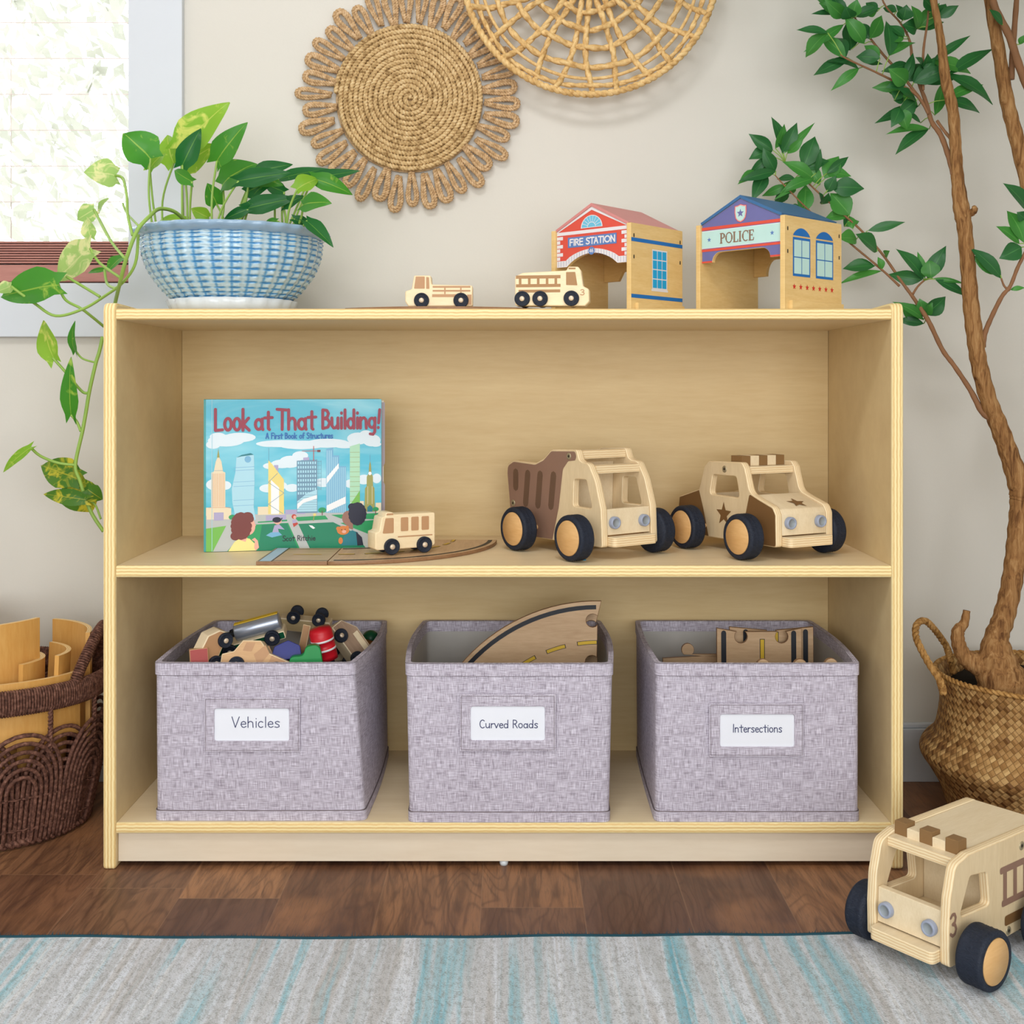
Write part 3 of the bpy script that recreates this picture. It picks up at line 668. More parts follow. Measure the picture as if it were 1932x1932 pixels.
# base pixel, tip pixel, width (px), depth, material, stem target (0: soil, None: own stem listed below)
L1 = [((783, 826), (640, 688), 215, 1.93, 0, 0, 800, 1160), ((938, 772), (1195, 532), 215, 1.98, 1, 0, 975, 1130), ((905, 850), (868, 700), 150, 2.02, 1, 0, 820, 1060), ((945, 862), (1130, 752), 150, 2.04, 1, 0, 960, 1140),
 ((950, 860), (1045, 668), 120, 1.95, 2, 0, 950, 1140), ((1130, 838), (1287, 636), 140, 1.93, 0, 0, 1105, 1145), ((1160, 962), (1335, 850), 190, 2.0, 0, 0, 1120, 1145), ((1000, 945), (898, 884), 80, 1.88, 0, 0, 990, 1145),
 ((1128, 1062), (1080, 955), 110, 2.03, 0, 0, 1160, 1150), ((1330, 895), (1525, 850), 90, 2.03, 2, 0, 1205, 1140), ((1243, 942), (1515, 896), 105, 1.92, 2, 0, 1110, 1150), ((1300, 910), (1475, 965), 105, 1.95, 0, 0, 1210, 1145),
 ((1450, 935), (1715, 866), 72, 2.0, 2, 0, 1440, 1150), ((1608, 932), (1875, 889), 70, 1.98, 2, 0, 1470, 1150), ((1287, 1002), (1430, 945), 110, 1.96, 2, 0, 1200, 1140), ((1548, 985), (1660, 930), 110, 1.9, 1, 0, 1490, 1165),
 ((1632, 930), (1838, 1012), 100, 1.92, 0, 0, 1500, 1165), ((1578, 1068), (1725, 1056), 125, 1.88, 0, 0, 1520, 1170), ((1290, 1085), (1545, 1028), 105, 1.93, 2, 0, 1210, 1150), ((1480, 1000), (1380, 960), 80, 1.97, 2, 0, 1480, 1165),
 ((1085, 1132), (995, 1085), 85, 2.05, 1, 0, 1090, 1150), ((965, 1146), (825, 1152), 60, 2.0, 1, 0, 985, 1155), ((1598, 1152), (1736, 1278), 90, 1.86, 2, 0, 1560, 1160), ((1530, 1140), (1645, 1200), 70, 1.9, 2, 0, 1500, 1160), ((1440, 1150), (1370, 1165), 40, 1.9, 0, 0, 1470, 1160),
 ((780, 880), (860, 790), 90, 1.96, 1, 0, 825, 1060), ((1290, 1090), (1160, 1145), 60, 1.9, 2, 0, 1230, 1150), ((1475, 1075), (1590, 1020), 70, 1.94, 2, 0, 1475, 1160)]
L2 = [((602, 915), (438, 895), 165, 1.98, 3), ((490, 1092), (398, 1145), 105, 1.97, 3), ((518, 1100), (560, 1028), 55, 1.97, 3), ((470, 1235), (450, 1130), 80, 1.97, 3), ((470, 1295), (285, 1462), 205, 1.93, 3), ((300, 1485), (0, 1545), 215, 1.9, 0),
 ((270, 1462), (148, 1472), 110, 1.95, 3), ((58, 1492), (-20, 1520), 85, 1.9, 3), ((282, 1868), (214, 1664), 130, 1.94, 1), ((392, 1832), (388, 1672), 66, 1.95, 0), ((640, 1342), (558, 1412), 100, 1.96, 0), ((545, 1406), (455, 1422), 34, 1.95, 0)]
L3 = [((405, 1215), (400, 888), 110, 1.95, 0), ((175, 1402), (4, 1545), 62, 1.93, 1), ((440, 1580), (228, 1500), 190, 1.96, 4), ((488, 1700), (238, 1665), 100, 1.93, 4), ((420, 1600), (520, 1780), 230, 1.97, 4), ((500, 1640), (585, 1700), 110, 1.95, 4)]
m = MB(); ms = MB()
def lf(zf, b, tp, wpx, Y, mt):
    bp, tpx = zf(*b), zf(*tp); sc = (.3623 if zf is Z1 else .3312) * Y / FPX
    B = P(*bp, Y); T = P(*tpx, Y + rr.uniform(-.03, .03))
    n = V((rr.uniform(-.5, .5), -1, rr.uniform(-.1, .55)))
    leaf(m, B, T, wpx * sc, n, rr.uniform(.12, .38), rr.uniform(.02, .12), mt, True, 10, rr.uniform(0, .1)); return B
for b, tp, wpx, Y, mt, st, sx, sy in L1:
    B = lf(Z1, b, tp, wpx, Y, mt); q = Z1(sx, sy); r = P(q[0], q[1], 1.965 + (Y - 1.965) * .6); r.z = min(r.z, ZT + .118); mid = (B + r) / 2 + V((rr.uniform(-.008, .008), 0, .006))
    r2 = r + (r - mid) * .25; r2.z = ZT + .112; d = V((r2.x - BX, r2.y - BY, 0))
    if d.length > .125: d = d.normalized() * .125; r2.x, r2.y = BX + d.x, BY + d.y
    tube(ms, cr([B, mid, r2], 6), .0019, 6)
for L, zf in ((L2, Z1), (L3, Z8)):
    for b, tp, wpx, Y, mt in L: lf(zf, b, tp, wpx, Y, mt)
def vine(zf, pts, r=.0024):
    ps = [P(*zf(p[0], p[1]), p[2]) for p in pts]; tube(ms, cr(ps, 6), r, 7)
vine(Z1, [(965, 1150, 1.93), (905, 1100, 1.90), (830, 1088, 1.87), (780, 1125, 1.83), (715, 1200, 1.815), (660, 1340, 1.82), (625, 1470, 1.85), (600, 1575, 1.92), (572, 1700, 1.955), (560, 1800, 1.955)], .0031)
vine(Z8, [(585, 770, 1.955), (565, 860, 1.955), (545, 925, 1.955), (510, 1080, 1.955), (490, 1200, 1.955), (470, 1310, 1.955), (430, 1500, 1.955), (455, 1590, 1.955), (490, 1700, 1.955), (530, 1790, 1.955), (590, 1880, 1.955)], .0031)
vine(Z1, [(720, 1220, 1.83), (705, 1370, 1.84), (640, 1470, 1.86), (540, 1545, 1.89), (430, 1610, 1.90), (290, 1645, 1.90), (180, 1580, 1.90), (58, 1492, 1.90)])
vine(Z1, [(300, 1470, 1.92), (340, 1560, 1.92), (430, 1612, 1.91), (540, 1700, 1.955)]); vine(Z1, [(470, 1293, 1.93), (520, 1370, 1.92), (625, 1445, 1.88)]); vine(Z1, [(345, 1440, 1.93), (430, 1490, 1.92), (520, 1545, 1.90)])
vine(Z1, [(602, 915, 1.98), (640, 930, 1.95), (660, 1020, 1.9), (665, 1120, 1.86), (690, 1225, 1.82)]); vine(Z1, [(490, 1092, 1.97), (520, 1150, 1.94), (580, 1260, 1.88), (650, 1345, 1.83)]); vine(Z1, [(545, 1406, 1.95), (560, 1480, 1.92), (612, 1505, 1.87)])
vine(Z1, [(640, 1060, 1.93), (660, 1110, 1.9), (725, 1180, 1.82)], .0018)
vine(Z8, [(300, 890, 1.94), (380, 980, 1.945), (470, 1085, 1.955), (515, 1085, 1.955)]); vine(Z8, [(430, 850, 1.95), (470, 895, 1.955), (545, 918, 1.955)], .0017); vine(Z8, [(405, 1215, 1.95), (440, 1260, 1.955), (460, 1310, 1.955)]); vine(Z8, [(175, 1402, 1.93), (230, 1450, 1.94), (330, 1490, 1.95), (430, 1502, 1.955)]); vine(Z8, [(488, 1700, 1.955), (540, 1725, 1.955), (575, 1810, 1.955)], .0018)
obj('foliage', m, [poth_green, poth_light, poth_dark, poth_backlit, poth_vari], t, True, False); obj('stems', ms, stem_m, t, True)
# ------------------------------------------------------------------ tree in its woven basket
TX, TY = .89, 1.975
t = thing('storage_basket', 'tall seagrass belly basket with braided handles holding the tree by the right wall', 'basket', (TX, TY, 0))
pr = cr([(.135, .001, 0), (.150, .02, 0), (.163, .058, 0), (.180, .088, 0), (.195, .112, 0), (.190, .130, 0), (.172, .150, 0), (.164, .185, 0), (.163, .215, 0), (.170, .250, 0)], 5)
prof = [(p.x, p.y) for p in pr] + [(.165, .2505)] + [(p.x - .006, p.y) for p in pr[::-1][2:40]] + [(0, .012), (0, .001)]
m = MB(); lathe(m, prof, 96, 0, None, None, None)
m.uv = [[(u * 1.06, v) for u, v in f] for f in m.uv]; obj('woven_body', m, weave_m, t)
m = MB(); rope(m, [V((.169 * math.cos(2 * PI * i / 90), .169 * math.sin(2 * PI * i / 90), .251)) for i in range(91)], .002, .003, 2, .02, .003, 5); obj('rim', m, braid_m, t)
zz3 = lambda x, y: (1640 + x * .2382, 1100 + y * .2382)
hp = [(590, 860, 1.90), (560, 770, 1.90), (480, 650, 1.91), (400, 500, 1.92), (368, 410, 1.94), (380, 325, 1.96), (440, 300, 1.98), (510, 360, 2.0), (570, 440, 2.02), (620, 520, 2.03), (650, 620, 2.04), (670, 720, 2.04)]
m = MB(); rope(m, cr([P(*zz3(a, b), y) for a, b, y in hp], 8), .0026, .0036, 3, .03, .003, 6)
for q in (hp[1], hp[9]):
    p = P(*zz3(q[0], q[1]), q[2]); p2 = p + V((.006, 0, -.022)); rope(m, [p2, p], .003, .0038, 3, .012, .002, 6)
obj('handle', m, braid_m, t, True)
m = MB(); rope(m, cr([(TX + .14, TY - .09, .23), (TX + .19, TY - .07, .30), (TX + .21, TY, .33), (TX + .19, TY + .07, .30), (TX + .14, TY + .09, .23)], 10), .0026, .0036, 3, .03, .003, 6); obj('handle', m, braid_m, t, True)
t = thing('potted_tree', 'slender tree with brown trunk and glossy green leaves right of the bookshelf', 'tree', (TX, TY, .0127))
m = MB(); lathe(m, [(0, 0), (.13, 0), (.146, .1), (.152, .21), (0, .21)], 32, 0); m2 = MB()
rr = random.Random(4)
lathe(m, [(.152, .21), (.14, .222), (.08, .230), (0, .236)], 40, 0, None, lambda a, j, p: rr.uniform(-.004, .004)); obj('soil', m, soil_m, t)
def limb(mb, pts, mi=0, n=12): # (px, py, Y, diameter in px)
    ps = [P(p[0], p[1], p[2]) for p in pts]; c = cr([(q.x, q.y, q.z) for q in ps], 7); rs = cr([(p[3], 0, 0) for p in pts], 7)
    tube(mb, c, [max(.8, r.x) / 2 * 1.97 / FPX * (1 + .05 * math.sin(i * 1.7)) for i, r in enumerate(rs)], n, mi)
m = MB()
limb(m, [(1910, 1345, 1.93, 110), (1895, 1300, 1.935, 98), (1882, 1255, 1.94, 78), (1880, 1205, 1.945, 46), (1892, 1170, 1.95, 40), (1905, 1120, 1.955, 38), (1915, 1060, 1.96, 38), (1921, 1000, 1.965, 38), (1926, 950, 1.97, 40), (1924, 918, 1.97, 42), (1905, 860, 1.97, 36), (1885, 805, 1.97, 34), (1865, 755, 1.97, 32), (1848, 690, 1.97, 31), (1840, 640, 1.97, 31), (1832, 575, 1.97, 30), (1826, 500, 1.97, 28), (1820, 430, 1.97, 28), (1814, 395, 1.97, 30), (1807, 340, 1.97, 24), (1803, 280, 1.97, 22), (1798, 210, 1.97, 21), (1784, 150, 1.97, 20), (1777, 90, 1.97, 16), (1770, 45, 1.97, 14), (1760, -10, 1.97, 13), (1750, -120, 1.97, 12), (1735, -260, 1.97, 9)])
limb(m, [(1895, 1262, 1.94, 66), (1865, 1258, 1.94, 52), (1838, 1250, 1.945, 40), (1818, 1236, 1.945, 30), (1808, 1212, 1.945, 26), (1808, 1190, 1.945, 23), (1819, 1176, 1.945, 17), (1824, 1152, 1.945, 13)])
limb(m, [(1925, 945, 1.97, 40), (1935, 915, 1.97, 36), (1960, 880, 1.98, 34), (1990, 800, 1.98, 32), (1995, 650, 1.98, 30), (1970, 480, 1.98, 28), (1940, 350, 1.98, 28), (1915, 250, 1.98, 27), (1900, 190, 1.98, 26), (1885, 100, 1.98, 24), (1868, 0, 1.98, 22), (1850, -120, 1.98, 18), (1840, -300, 1.98, 12)])
limb(m, [(1832, 402, 1.965, 15), (1839, 396, 1.955, 12), (1837, 390, 1.95, 8)], 0, 8)
obj('trunk', m, bark_m, t, True)
BRP = []
def branch(pts):
    m = MB(); limb(m, pts, 0, 9); BRP.extend(resample(cr([P(q[0], q[1], q[2]) for q in pts], 5), .006)); return obj('branch', m, twig_m, t, True)
branch([(1870, 788, 1.97, 18), (1852, 775, 1.975, 13), (1830, 735, 1.98, 10), (1800, 690, 1.99, 9), (1778, 660, 2.0, 9), (1755, 612, 2.01, 9), (1742, 590, 2.02, 9), (1722, 560, 2.03, 7), (1700, 530, 2.04, 6), (1665, 480, 2.06, 5), (1625, 435, 2.07, 4.5), (1580, 395, 2.085, 4), (1535, 355, 2.09, 3.5), (1500, 320, 2.09, 3), (1480, 305, 2.09, 2)])
branch([(1697, 540, 2.04, 5), (1665, 510, 2.05, 4.5), (1605, 460, 2.06, 4), (1570, 430, 2.08, 3), (1530, 400, 2.08, 3), (1480, 350, 2.08, 3), (1462, 330, 2.08, 2)])
branch([(1722, 555, 2.03, 5), (1732, 540, 2.03, 4), (1745, 528, 2.03, 3.5)])
branch([(1800, 330, 1.97, 12), (1790, 295, 1.98, 11), (1775, 255, 1.99, 10), (1758, 230, 2.0, 9), (1748, 195, 2.01, 8), (1735, 160, 2.02, 7), (1722, 120, 2.02, 6), (1717, 80, 2.02, 5), (1700, 45, 2.02, 4), (1670, 10, 2.02, 3.5), (1655, -30, 2.02, 3)])
branch([(1796, 265, 1.975, 6), (1780, 245, 1.985, 6), (1768, 228, 1.995, 6)])
branch([(1752, 215, 2.0, 6), (1730, 180, 2.0, 6), (1690, 155, 2.0, 5), (1650, 135, 1.99, 4), (1600, 112, 1.98, 3.5), (1585, 103, 1.98, 2)])
branch([(1735, 185, 2.0, 6), (1700, 140, 2.02, 5), (1668, 105, 2.03, 5), (1640, 70, 2.04, 4), (1610, 30, 2.04, 3)])
branch([(1742, 170, 2.0, 5), (1742, 100, 2.0, 5), (1750, 40, 2.0, 4), (1755, -20, 2.0, 3)])
branch([(1855, 655, 1.97, 10), (1858, 630, 1.965, 10), (1870, 600, 1.96, 9), (1890, 560, 1.95, 8), (1906, 540, 1.95, 7), (1920, 505, 1.95, 7), (1935, 475, 1.95, 6), (1960, 420, 1.95, 5)])
branch([(1905, 548, 1.95, 5), (1895, 540, 1.95, 4), (1889, 525, 1.95, 3.5)])
branch([(1950, 190, 1.96, 16), (1925, 130, 1.96, 15), (1905, 70, 1.96, 14), (1880, 20, 1.96, 13), (1868, -20, 1.96, 12)]); branch([(1908, 150, 1.98, 12), (1912, 80, 1.98, 11), (1918, 0, 1.98, 10), (1920, -60, 1.98, 9)])
TL = """470,120,340,148,48;560,145,380,268,44;585,300,465,180,66;590,305,425,392,64;578,292,600,118,80;680,230,590,80,76;640,355,518,472,46;775,302,648,296,66;822,290,808,105,84;650,90,772,38,62;722,200,790,78,72;870,215,800,208,40;902,190,825,130,46;560,92,488,0,66;622,92,655,-5,66;505,62,415,70,34;560,62,455,15,62;970,150,938,28,66;975,150,1085,15,70;1075,92,1185,28,48;1062,62,1000,-10,60;862,60,788,38,44;922,335,782,372,52;912,432,818,358,84;922,422,946,275,46;950,432,1140,352,76;882,450,733,456,50;962,526,870,458,66;850,522,892,470,60;975,552,745,642,56;880,560,832,664,64;1030,672,805,690,46;985,640,890,572,26;1014,440,1200,385,54;1060,600,1112,415,60;1165,508,1312,440,56;1045,320,1245,185,40;1188,388,1362,255,62;1000,362,960,296,50;180,748,92,698,58;200,732,278,645,50;262,795,342,638,64;272,800,436,638,34;290,800,380,714,40;375,872,438,708,92;228,892,164,770,62;160,800,92,905,42;232,892,38,942,50;182,902,108,1042,66;330,930,235,930,40;290,962,158,1022,42;360,942,222,1042,26;432,932,252,1002,56;462,962,388,840,58;440,902,466,772,30;486,932,560,812,84;540,862,614,814,42;520,978,692,982,92;500,1002,544,914,60;376,1112,390,955,76;470,1062,455,1000,34;616,1122,515,1005,104;366,1086,298,1098,50;590,1180,668,1150,40;632,1192,620,1126,40;710,1202,905,1156,44;652,1246,556,1238,76;756,1312,648,1218,96;800,1332,824,1306,36;746,1386,578,1394,76;782,1412,555,1472,40;786,1402,764,1338,36;1000,1456,858,1294,70;1008,1452,970,1308,36;1020,1452,1118,1280,72;1040,1450,1030,1350,84;1052,1450,1218,1476,22;1060,1456,1240,1548,48;1005,1637,1118,1545,84;1000,1632,980,1556,60;972,1662,888,1578,72;1000,1666,848,1568,48;1002,1686,858,1666,44;700,330,790,330,40;760,60,700,10,50;900,100,860,20,50"""
TR = """1405,1450,1250,1286,70;1400,1432,1252,1330,62;1512,1288,1398,1346,86;1500,1270,1378,1178,66;1522,1262,1440,1092,92;1530,1082,1418,952,80;1530,1142,1488,1105,50;1452,1510,1530,1498,24;1412,130,1345,46,46;1500,232,1530,180,30"""
m = MB(); mp = MB(); rr = random.Random(21)
for src, zone in ((TL, 0), (TR, 1)):
    for q in src.split(';'):
        x0, y0, x1, y1, wpx = [float(v) for v in q.split(',')]
        a = (1380 + x0 * .3622, y0 * .3622); b = (1380 + x1 * .3622, y1 * .3622)
        Y = 1.955 if zone else (1.98 + .06 * rr.random() if y0 < 620 else 2.085 + .01 * rr.random() - max(0, a[0] - 1560) * .00035)
        B = P(*a, Y); T = P(*b, Y + rr.uniform(-.025, .02)); nb = min(BRP, key=lambda q: (q - B).length)
        if (nb - B).length > .035: B = B + (nb - B).normalized() * min(.02, (nb - B).length - .03)
        if (nb - B).length < .14: tube(mp, [nb, (nb + B) / 2 + V((0, 0, .002)), B], .0009, 5)
        if rr.random() < (.75 if y0 < 620 else .35) and not zone:
            d = T - B; an = rr.choice((-1, 1)) * rr.uniform(.5, 1.1); d2 = V((d.x * math.cos(an) - d.z * math.sin(an), d.y + rr.uniform(-.01, .03), d.x * math.sin(an) + d.z * math.cos(an))) * rr.uniform(.75, 1.0)
            T2 = B + d2; T2.y = min(T2.y, 2.15); leaf(m, B + V((0, .004, 0)), T2, rr.uniform(.020, .030), V((rr.uniform(-.7, .7), -1, rr.uniform(-.2, .8))), .25, .1, 1 if rr.random() < .65 else 0, False, 8, .05)
        leaf(m, B, T, 1.18 * wpx * .3622 * Y / FPX, V((rr.uniform(-.6, .6), -1, rr.uniform(-.2, .7))), rr.uniform(.1, .35), rr.uniform(.03, .12), 0 if rr.random() < .55 else 1, False, 8, rr.uniform(0, .08))
# the crown goes on unseen above the picture, thickened to shade the wall
for i in range(1100):
    c = V((rr.gauss(.76, .24), rr.gauss(1.72, .2), 1.47 + abs(rr.gauss(0, .22)))); c.y = min(c.y, 2.1); d = V((rr.gauss(0, 1), rr.gauss(0, 1), rr.gauss(-.2, .7))).normalized() * rr.uniform(.05, .09)
    if (c + d).z < 1.42 or max(c.y, (c + d).y) > 2.17: continue
    leaf(m, c, c + d, rr.uniform(.022, .034), V((rr.gauss(0, 1), rr.gauss(0, 1), 1)), .2, .08, rr.randint(0, 1), False, 5)
obj('foliage', m, [tree_a, tree_b], t, True, False); obj('petioles', mp, stem_m, t, True)
for i in range(14):
    c = V((rr.gauss(.80, .2), rr.gauss(1.8, .15), 1.5 + .4 * rr.random())); m = MB(); tube(m, cr([V((.70, 1.965, 1.42)), (V((.70, 1.965, 1.42)) + c) / 2 + V((0, 0, .06)), c], 5), .003, 6); obj('branch', m, twig_m, t, True)
# ------------------------------------------------------------------ road pieces
def arc(cx, cy, r, a0, a1, n=28): return [(cx + r * math.cos(a0 + (a1 - a0) * i / n), cy + r * math.sin(a0 + (a1 - a0) * i / n)) for i in range(n + 1)]
def knob(p, d, r=.011, neck=.006, n=12):   # puzzle knob leaving point p in direction d (unit): list of points, left to right
    d = V(d); s = V((d.y, -d.x)); p = V(p); c = p + d * (r + neck * .55); out = []
    for i in range(n + 1):
        a = math.radians(-50 + (280) * i / n + 0); a = math.radians(230 - 280 * i / n); q = c + s * (r * math.cos(a)) + d * (r * math.sin(a)); out.append((q.x, q.y))
    return out
def edge_with(p0, p1, feats):   # straight edge p0->p1 with knobs (+1, out to the left of travel) or sockets (-1) at fractions
    p0 = V(p0); p1 = V(p1); d = (p1 - p0); nrm = V((-d.y, d.x)).normalized(); out = [tuple(p0)]
    for fr, sg in feats:
        k = knob(p0 + d * fr, nrm * sg)
        if sg < 0: k = k[::-1]
        out += k
    return out
RB = .255; RA = .106; RH = .006
def curve_outline(R, r, f0=(), f1=()):
    o = arc(0, 0, R, 0, PI / 2)
    o = o[:-1] + edge_with((0, R), (0, r), f1) if f1 else o
    i = arc(0, 0, r, PI / 2, 0)
    o = o + i[:-1] + edge_with((r, 0), (R, 0), f0) if f0 else o + i
    return o
ROADM = [road_face, road_edge, black, yellow_print, pale_blue]
def curve_marks(m, R, r, z, M=None):
    t = R - r
    for rad in (R - .075 * t, r + .075 * t):
        a = arc(0, 0, rad + .0036, .03, PI / 2 - .03); b = arc(0, 0, rad - .0036, PI / 2 - .03, .03); poly(m, a + b, z, 2, M)
    mid = (R + r) / 2; n = 7
    for k in range(n):
        a0 = .03 + k * .2285
        poly(m, arc(0, 0, mid + .0034, a0, a0 + .145, 6) + arc(0, 0, mid - .0034, a0 + .145, a0, 6), z, 2, M)
        poly(m, arc(0, 0, mid + .0026, a0 + .005, a0 + .14, 6) + arc(0, 0, mid - .0026, a0 + .14, a0 + .005, 6), z + .0002, 3, M)
ZR = ZM + RH
t = thing('straight_road', 'short straight wooden road tile with a pale blue end stripe under the book front', 'road tile', (-.335, 1.870, ZM))
x0, x1, y0, y1 = -.391, -.2825, 1.797, 1.945
m = MB(); prism(m, [(x0, y0), (x1, y0)] + [(x1, y0 + .05)] + [(x1, y1)] + [(x0, y1)], ZM + .0003, ZR, 0, 1, (), None, .0006)
z = ZR + .0003
poly(m, rect(x0 + .004, y0 + .001, x0 + .022, y1 - .001), z, 4); stroke(m, [(x0 + .0235, y0), (x0 + .0235, y1)], .0014, z, 2); stroke(m, [(x0 + .003, y0 + .002), (x0 + .003, y1 - .002)], .0008, z, 2)
for yy in (y0 + .009, y1 - .012): stroke(m, [(x0 + .024, yy), (x1 - .001, yy)], .0022, z, 2)
stroke(m, [(x0 + .045, (y0 + y1) / 2), (x1 - .022, (y0 + y1) / 2)], .0045, z, 3)
obj('road_board', m, ROADM, t, True)
def curved_road(label, loc, rot, R=RB, r=RA, f0=((.5, -1),), f1=((.5, 1),), group=None):
    t = thing('curved_road', label, 'road tile', loc, rot, group); m = MB()
    prism(m, curve_outline(R, r, f0, f1), .0, RH - .0003, 0, 1, (), None, .0006); curve_marks(m, R, r, RH)
    obj('road_board', m, ROADM, t); return t
# quarter turn on the middle shelf: starts at x=-.2825 running right and bending to the back
curved_road('curved wooden road tile bending back beneath the toy bus on the middle shelf', (-.2815, 1.797 + RB, ZM + .0003), (0, 0, -PI / 2), f0=(), f1=())
curved_road('curved wooden road tile under the two small vehicles on the top of the bookshelf', (-.218 + .10, 1.838 + RB - .01, ZT + .0003), (0, 0, -PI / 2 - .62), RB, RA, (), ())
# ------------------------------------------------------------------ small wooden vehicles
XZ = xf((0, 0, 0), (1, 0, 0), (0, 0, 1), (0, 1, 0))
def wheel(parent, x, y, z, r, th, face, pin=None, hubr=.36):
    m = MB(); s = face
    lathe(m, [(0, -th / 2), (r * .93, -th / 2), (r, -th / 2 + r * .08), (r, th / 2 - r * .08), (r * .93, th / 2), (r * .86, th / 2), (r * .8, th / 2 - .0006), (r * hubr, th / 2 - .0006), (0, th / 2 - .0006)], 32, 0, Matrix.Rotation(PI / 2 * (1 if s < 0 else -1), 4, 'X'))
    o = obj('wheel', m, tire_m, parent); o.location = (x, y, z)
    m = MB(); q = r * hubr * .93; lathe(m, [(q, th / 2 - .001), (q, th / 2 + .0004), (q * .8, th / 2 + .0012), (0, th / 2 + .0014)], 20, 0, Matrix.Rotation(PI / 2 * (1 if s < 0 else -1), 4, 'X'))
    obj('axle_pin', m, pin or steel_pin, o); return o
def mini(name, label, cat, outline, th, loc, rot, wheels, prints, mats=None, group=None, cutr=.003, both=True, wth=.007):
    t = thing(name, label, cat, loc, rot, group); m = MB(); mats = mats or [toy_cream, toy_cream]
    prism(m, rp(outline, cutr, 4), -th / 2, th / 2, 0, 1, (), XZ, .0016)
    for mi, shapes in prints:
        for s in shapes:
            for sgn in ((-1, 1) if both else (-1,)): poly(m, s, sgn * (th / 2 + .0003), mi, XZ)
    obj('body', m, mats, t)
    for (x, z, r) in wheels:
        for sgn in (-1, 1): wheel(t, x, sgn * (th / 2 - .0005 + wth / 2 - .001), z, r, wth, sgn)
    return t
def pk(x, y): return ((x - 130) * .0001728, (480 - y) * .0001728)
ptsk = [pk(*p) for p in [(130, 325), (190, 305), (212, 178), (368, 178), (376, 262), (755, 270), (755, 462), (160, 465), (130, 420)]]
bars = [rect(*pk(385, 292), *pk(735, 275)), rect(*pk(385, 328), *pk(735, 312)), rect(*pk(380, 378), *pk(640, 352)), rect(*pk(492, 350), *pk(505, 290)), rect(*pk(640, 350), *pk(653, 290)), rect(*pk(705, 450), *pk(745, 355))]
mini('toy_pickup', 'small wooden toy flatbed pickup with rail print on the bookshelf top', 'toy car', ptsk, .030, (P(766, 0, 1.90).x, 1.90, ZT + RH + .0008), (0, 0, 0), [(pk(283, 0)[0], .0121, .0121), (pk(648, 0)[0], .0121, .0121)],
     [(2, [rp([pk(212, 300), pk(228, 188), pk(312, 188), pk(312, 300)], .001), rp([pk(325, 302), pk(325, 190), pk(352, 196), pk(355, 302)], .001)] + bars)], [toy_cream, toy_cream, tan_print])
def fk(x, y): return ((x - 1160) * .0001682, (483 - y) * .0001682)
ptsk = [fk(*p) for p in [(1160, 200), (1235, 166), (1642, 150), (1662, 114), (1752, 116), (1778, 150), (1800, 298), (1852, 325), (1856, 440), (1815, 482), (1160, 474)]]
lad = [rect(*fk(1170, 222), *fk(1588, 192)), rect(*fk(1170, 302), *fk(1588, 274)), rect(*fk(1195, 352), *fk(1585, 326)), rp([fk(1640, 285), fk(1640, 165), fk(1725, 165), fk(1745, 290)], .001), rect(*fk(1662, 140), *fk(1728, 124))] + [rect(*fk(a, 276), *fk(a + 24, 220)) for a in (1197, 1283, 1367, 1450, 1532)]
te = mini('toy_fire_engine', 'small six wheeled wooden toy fire engine with printed ladder on the bookshelf top', 'toy car', ptsk, .032, (P(974, 0, 1.865).x, 1.868, ZT + RH + .0008), (0, 0, -.13), [(fk(1230, 0)[0], .0121, .0121), (fk(1398, 0)[0], .0121, .0121), (fk(1690, 0)[0], .0121, .0121)],
     [(2, lad)], [toy_cream, toy_cream, tan_dark])
b_ = [c for c in te.children if c.name.startswith('body')][0]
def glyph_onto(parent, name, txt, x0, x1, y, h, wd, z, mat, M): m = MB(); write(m, txt, x0, x1, y, h, wd, z, 0, M); return obj(name, m, mat, parent)
glyph_onto(te, 'printed_number', '3', fk(1772, 0)[0], fk(1815, 0)[0], fk(0, 380)[1], .0085, .0013, -.0164, tan_print, XZ)
bo = [(0, .010), (0, .036), (.007, .038), (.011, .060), (.017, .061), (.019, .067), (.030, .067), (.032, .063), (.103, .063), (.103, .012), (.097, .008), (.004, .008)]
bw = [rp([(.012, .034), (.017, .058), (.031, .058), (.031, .034)], .002)] + [rp(rect(a, .036, a + .013, .058), .002) for a in (.043, .061, .079)] + [rect(.038, .0265, .098, .0285), rp([(.018, .0625), (.0195, .0655), (.0295, .0655), (.031, .0625)], .0008)]
ang = math.radians(28); th = .034
tb = mini('toy_bus', 'small wooden toy bus with four printed side windows in front of the picture book', 'toy car', bo, th, (-.2315 + .017 * math.sin(ang) * 0 + .0085, 1.846 + .0205, ZR + .0008), (0, 0, ang), [(.027, .0128, .0128), (.083, .0128, .0128)], [(2, bw)], [toy_cream, toy_cream, tan_print], None, .003)
